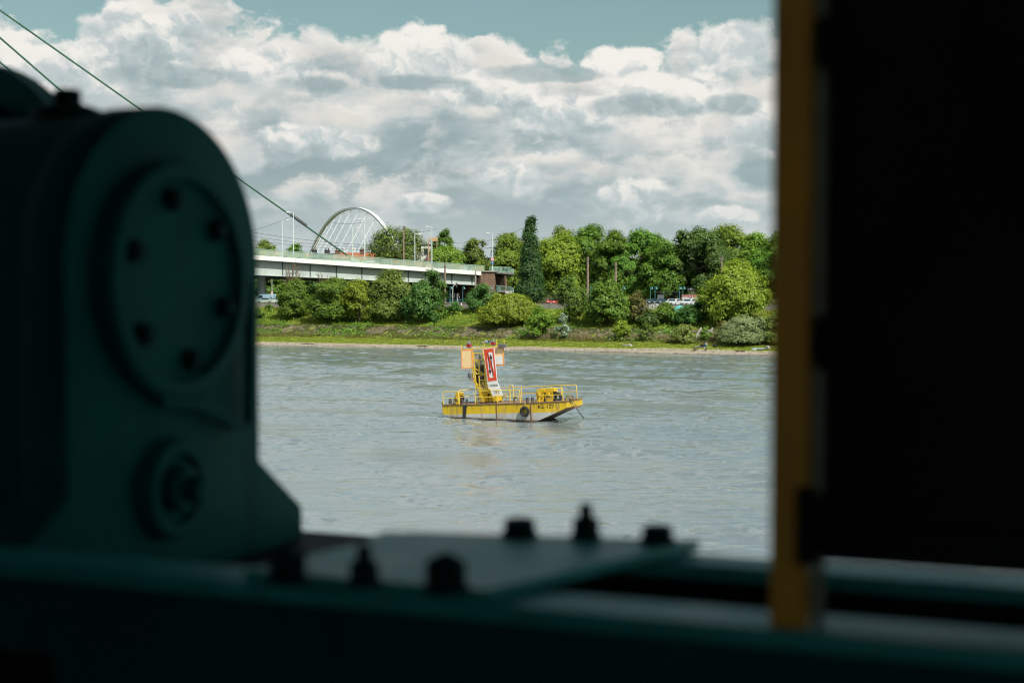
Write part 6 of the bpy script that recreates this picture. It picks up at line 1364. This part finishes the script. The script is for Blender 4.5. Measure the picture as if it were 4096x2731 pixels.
# kneeling and bent forward, by the post
K_ = dict(pelvis=(0, 0, .42), chest=(.34, 0, .60), neck=(.48, 0, .62), head=(.58, 0, .56), face=(.6, 0, -.8))
K_.update(both({'shoulder': (.36, .19, .58), 'elbow': (.48, .22, .30), 'hand': (.58, .14, .10), 'hip': (.02, .10, .40), 'knee': (.22, .12, .08), 'ankle': (-.20, .12, .07), 'toe': (-.34, .12, .04)}))
person('person in a white top kneeling bent forward by the yellow post', spot(3066, 3.9), ANG, K_, 'white', 'grey')
def blanket(label, sx, q, L_, w, mat):
    x, y = ray_q(sx, q); s0, q0 = sq(x, y); g = MB(); n, m = 10, 6; vs = []; o = Vector((x, y, gz(x, y)))
    for i in range(n+1):
        for j in range(m+1):
            s1, q1 = s0 + (i/n-.5)*L_, q0 + (j/m-.5)*w; X_, Y_ = xy(s1, q1); vs.append((X_-o.x, Y_-o.y, float(ground_z(s1, q1)) - o.z + .13 + .03*math.sin(i*2.1+j*1.7)))
    g.add(vs, [(i*(m+1)+j, (i+1)*(m+1)+j, (i+1)*(m+1)+j+1, i*(m+1)+j+1) for i in range(n) for j in range(m)]); ob = g.build('blanket', mat, None, smooth=True, fix=False); ob.location = o; tag(ob, label, 'blanket')
blanket('pale blanket under the reclining person behind the barge', 1952, 6.2, 2.3, 1.5, CL['grey']); blanket('light blue blanket spread beside the kneeling person', 3033, 4.3, 1.9, 1.6, paint('pale blue cloth', (.26, .33, .38), .9, .06, 6)); blanket('dark blanket under the two people sitting at the right', 2806, 4.5, 2.2, 1.2, CL['grey'])
x, y, z = spot(2860, 4.8); o = thing('rucksack', 'black rucksack lying on the grass right of the seated pair', 'bag', (x, y, z), ANG); g = MB(); g.lathe([(.20, 0), (.27, .1), (.25, .35), (.16, .52), (.02, .56)], (0, 0, 0), 12, Matrix.Diagonal((1.2, .8, 1, 1))); g.build('bag', CL['black'], o, smooth=True); g = MB(); g.tube([(.2, -.1, .4), (.35, -.2, .3), (.45, -.2, .1), (.3, -.15, .02)], .03, 6); g.build('strap', CL['black'], o, smooth=True)
def bird(label, sx, q, rz, body, head, name='duck', z=None):
    x, y = ray_q(sx, q); r = thing(name, label, 'bird', (x, y, max(gz(x, y), 0) + .02 if z is None else z), rz); g = MB()
    g.tube([(-.34, 0, .26), (-.26, 0, .24), (-.1, 0, .22), (.08, 0, .22), (.2, 0, .26), (.25, 0, .36), (.27, 0, .46), (.30, 0, .50), (.35, 0, .49)], [.015, .05, .115, .125, .085, .045, .042, .055, .03], 10); g.build('body', body, r, smooth=True)
    g = MB(); g.tube([(.24, 0, .38), (.27, 0, .46), (.30, 0, .505), (.345, 0, .495)], [.048, .047, .060, .036], 10); g.build('head', head, r, smooth=True)
    g = MB(); g.tube([(.35, 0, .49), (.43, 0, .47)], [.022, .008], 6); g.build('bill', M_OCH, r)
    for s_ in (-1, 1):
        g = MB(); g.tube([(.02, s_*.06, .14), (.02, s_*.06, 0), (.09, s_*.06, -.01)], .014, 5); g.build('leg', M_OCH, r)
        g = MB(); g.tube([(.12, s_*.10, .26), (-.05, s_*.125, .27), (-.25, s_*.06, .27)], [.03, .06, .012], 8); g.build('wing', body if name == 'duck' else CL['grey'], r, smooth=True)
M_DUCK = paint('brown plumage', (.12, .085, .06), .8, .25, 20)
bird('dark duck standing in the shallows at the tip of the gravel bank', 2780, .3, ANG + .4, CL['black'], M_DUCK); bird('brown duck at the edge of the gravel bank, right of the dark one', 2824, .6, ANG + 2.6, M_DUCK, CL['white']); bird('white and grey gull standing on the pale gravel at the right', 3017, 2.2, ANG + .2, CL['white'], CL['white'], 'gull')
def driftwood(label, sx, q, L_, r_):
    x, y = ray_q(sx, q); g = MB(); k = 7; dx = L_/2; g.tube([(-dx + 2*dx*i/k, .06*math.sin(i*1.9), r_*.7 + .03*math.sin(i*2.7)) for i in range(k+1)], [r_*(.6 + .5*math.sin(PI*(i+.7)/(k+1.4))) for i in range(k+1)], 7); g.tube([(dx*.2, 0, r_), (dx*.45, .12, r_*3.2)], [r_*.45, r_*.15], 5)
    o = g.build('driftwood', M_BARK, None, smooth=True); o.location = (x, y, max(0, gz(x, y)) + .02); o.rotation_euler = (0, 0, ANG + .12); tag(o, label, 'log')
driftwood('dark driftwood log lying on the gravel bank at the right', 2962, 1.4, 1.6, .12); driftwood('thin driftwood branch on the shore left of the barge', 1690, 1.6, 2.2, .09); driftwood('pale drift branch on the narrow beach near the gear housing', 1230, 1.5, 2.4, .08)
# ---------------------------------------------------------------- grass, weeds, reeds
gr = np.random.default_rng(21)
def blades(name, s_rng, q_rng, n, h, w, mat, tone=(.5, .18), lean=.35, mask=None):
    s = gr.uniform(*s_rng, n); q = gr.uniform(*q_rng, n)
    if mask is not None: k = mask(s, q); s, q = s[k], q[k]; n = len(s)
    z = ground_z(s, q); X_ = SV.x*(s+S0) + QV.x*(q+Q0); Y_ = SV.y*(s+S0) + QV.y*(q+Q0); P = np.stack([X_, Y_, z - .03], -1)
    a = gr.uniform(0, 2*PI, n); hh = h*gr.uniform(.5, 1.25, n); ww = w*gr.uniform(.6, 1.3, n); d = np.stack([np.cos(a), np.sin(a), np.zeros(n)], -1)
    tip = P + np.stack([gr.normal(0, lean, n)*hh, gr.normal(0, lean, n)*hh, hh], -1)
    V = np.stack([P - d*ww[:, None]/2, P + d*ww[:, None]/2, tip], 1).reshape(-1, 3); F = np.arange(3*n).reshape(-1, 3)
    o = np_mesh(name, V, F, mat, tone=np.clip(gr.normal(tone[0], tone[1], n), 0, 1)); return tag(o, kind='stuff')
GL = leaf_mat('meadow grass', (.10, .155, .018), (.235, .30, .038), (.34, .37, .075), .3); GD = leaf_mat('dry grass', (.16, .13, .06), (.32, .27, .15), (.48, .43, .28), .15); GW = leaf_mat('weeds', (.07, .09, .016), (.18, .19, .04), (.30, .27, .085), .3)
pat = lambda f, ph, th: (lambda s, q: (np.sin(s*f + ph) + .7*np.sin(s*f*2.3 + ph*2) + .5*np.sin(q*2.1 + s*.3)) > th)
tag(blades('meadow_grass', (-75, 60), (3.0, 11.4), 52000, .22, .10, GL), 'short green grass on the shore meadow', 'grass')
tag(blades('slope_grass', (-75, 60), (15.3, 28.6), 60000, .30, .13, GL), 'rough green grass on the slope below the promenade', 'grass')
tag(blades('tall_weeds', (-75, 60), (8.6, 11.6), 22000, .50, .12, GW, mask=pat(.22, .6, -.35)), 'olive brown weeds along the foot of the stone embankment', 'weeds')
tag(blades('dry_reeds', (-9, 34), (10.6, 11.9), 15000, 1.05, .07, GD, lean=.12, mask=pat(.35, 1.0, -.1)), 'pale dry reeds standing against the stone embankment', 'reeds')
def weed_clumps(name, n, s_rng, q_rng, hgt, leaf, mat, zoff, th):
    s = gr.uniform(*s_rng, n*3); q = gr.uniform(*q_rng, n*3); k = pat(.31, 2.0, th)(s, q); s, q = s[k][:n], q[k][:n]; m = 16; z = np.maximum(ground_z(s, q), np.interp(q, [11, 15.0, 15.6], [1.38, 3.27, 3.12]))
    C = np.stack([SV.x*(s+S0)+QV.x*(q+Q0), SV.y*(s+S0)+QV.y*(q+Q0), z + zoff], -1); P = np.repeat(C, m, 0) + gr.normal(0, 1, (len(s)*m, 3))*np.array([.45, .45, hgt]); P[:, 2] = np.maximum(P[:, 2], np.repeat(z, m) + .03)
    N = unit(gr.normal(0, .6, P.shape) + np.array([0, -.3, .8])); T = unit(np.cross(N, gr.normal(size=P.shape))); B_ = np.cross(N, T); sz = (leaf*(.5 + .7*gr.random(len(P))))[:, None]
    V = np.stack([P - T*sz*.6, P - B_*sz*.36, P + T*sz*.6, P + B_*sz*.36], 1).reshape(-1, 3); o = np_mesh(name, V, np.arange(len(V)).reshape(-1, 4), LM[mat], tone=np.clip(np.repeat(gr.normal(.5, .2, len(s)), m) + gr.normal(0, .15, len(P)), 0, 1)); tag(o, kind='stuff'); return o
tag(weed_clumps('embankment_weeds', 420, (-70, 55), (11.2, 15.2), .16, .26, 'mid', .12, .35), 'green weeds growing between the stones of the embankment', 'weeds')
tag(weed_clumps('ground_cover', 420, (-70, 55), (14.8, 20), .22, .30, 'mid', .15, -.2), 'leafy ground cover above the stone embankment', 'ground cover')
tag(weed_clumps('undergrowth', 330, (-70, 55), (9.5, 11.4), .30, .26, 'olive', .25, -.3), 'low olive undergrowth at the foot of the embankment', 'undergrowth')
tag(weed_clumps('slope_brush', 330, (-70, 60), (20, 28), .28, .32, 'light', .2, .0), 'low leafy brush scattered over the slope', 'brush')
# pebbles on the beach
pn = 9000; s = gr.uniform(-70, 60, pn); q = gr.uniform(-.3, 2.3, pn); z = ground_z(s, q); C = np.stack([SV.x*(s+S0)+QV.x*(q+Q0), SV.y*(s+S0)+QV.y*(q+Q0), z], -1); sz = gr.uniform(.04, .16, pn)[:, None]
oct_ = np.array([[1, 0, 0], [0, 1, 0], [-1, 0, 0], [0, -1, 0], [0, 0, .7]]); V = (C[:, None, :] + oct_[None]*sz[:, :, None]*gr.uniform(.7, 1.3, (pn, 5, 1))).reshape(-1, 3); f4 = np.array([[0, 1, 4], [1, 2, 4], [2, 3, 4], [3, 0, 4]]); F = (np.arange(pn)[:, None, None]*5 + f4[None]).reshape(-1, 3)
PM = leaf_mat('pebbles', (.18, .15, .11), (.40, .35, .27), (.58, .53, .44), 0.0)
tag(np_mesh('pebbles', V, F, PM, tone=np.repeat(gr.random(pn), 4)), 'pale pebbles along the water edge', 'pebbles', kind='stuff')
sun_d = bpy.data.lights.new('sun', 'SUN'); sun_d.energy = 5.0; sun_d.angle = R(.53); sun_d.color = (1, .955, .88)
sun = bpy.data.objects.new('sun', sun_d); COL.objects.link(sun)
sv_ = Vector((math.sin(SUN_AZ)*math.cos(SUN_EL), math.cos(SUN_AZ)*math.cos(SUN_EL), math.sin(SUN_EL)))
sun.rotation_euler = sv_.to_track_quat('Z', 'Y').to_euler(); sun.location = (0, 0, 60)
build_world()
cy = scene.cycles; cy.use_adaptive_sampling = True; cy.adaptive_min_samples = 12; cy.adaptive_threshold = .012; cy.use_denoising = True; cy.denoiser = 'OPENIMAGEDENOISE'; cy.denoising_input_passes = 'RGB_ALBEDO_NORMAL'; cy.denoising_prefilter = 'ACCURATE'; cy.filter_width = 1.15; cy.sample_clamp_indirect = 2.0; cy.blur_glossy = .5
cy.max_bounces = 6; cy.diffuse_bounces = 2; cy.glossy_bounces = 3; cy.transmission_bounces = 3; cy.transparent_max_bounces = 6; cy.caustics_reflective = False; cy.caustics_refractive = False
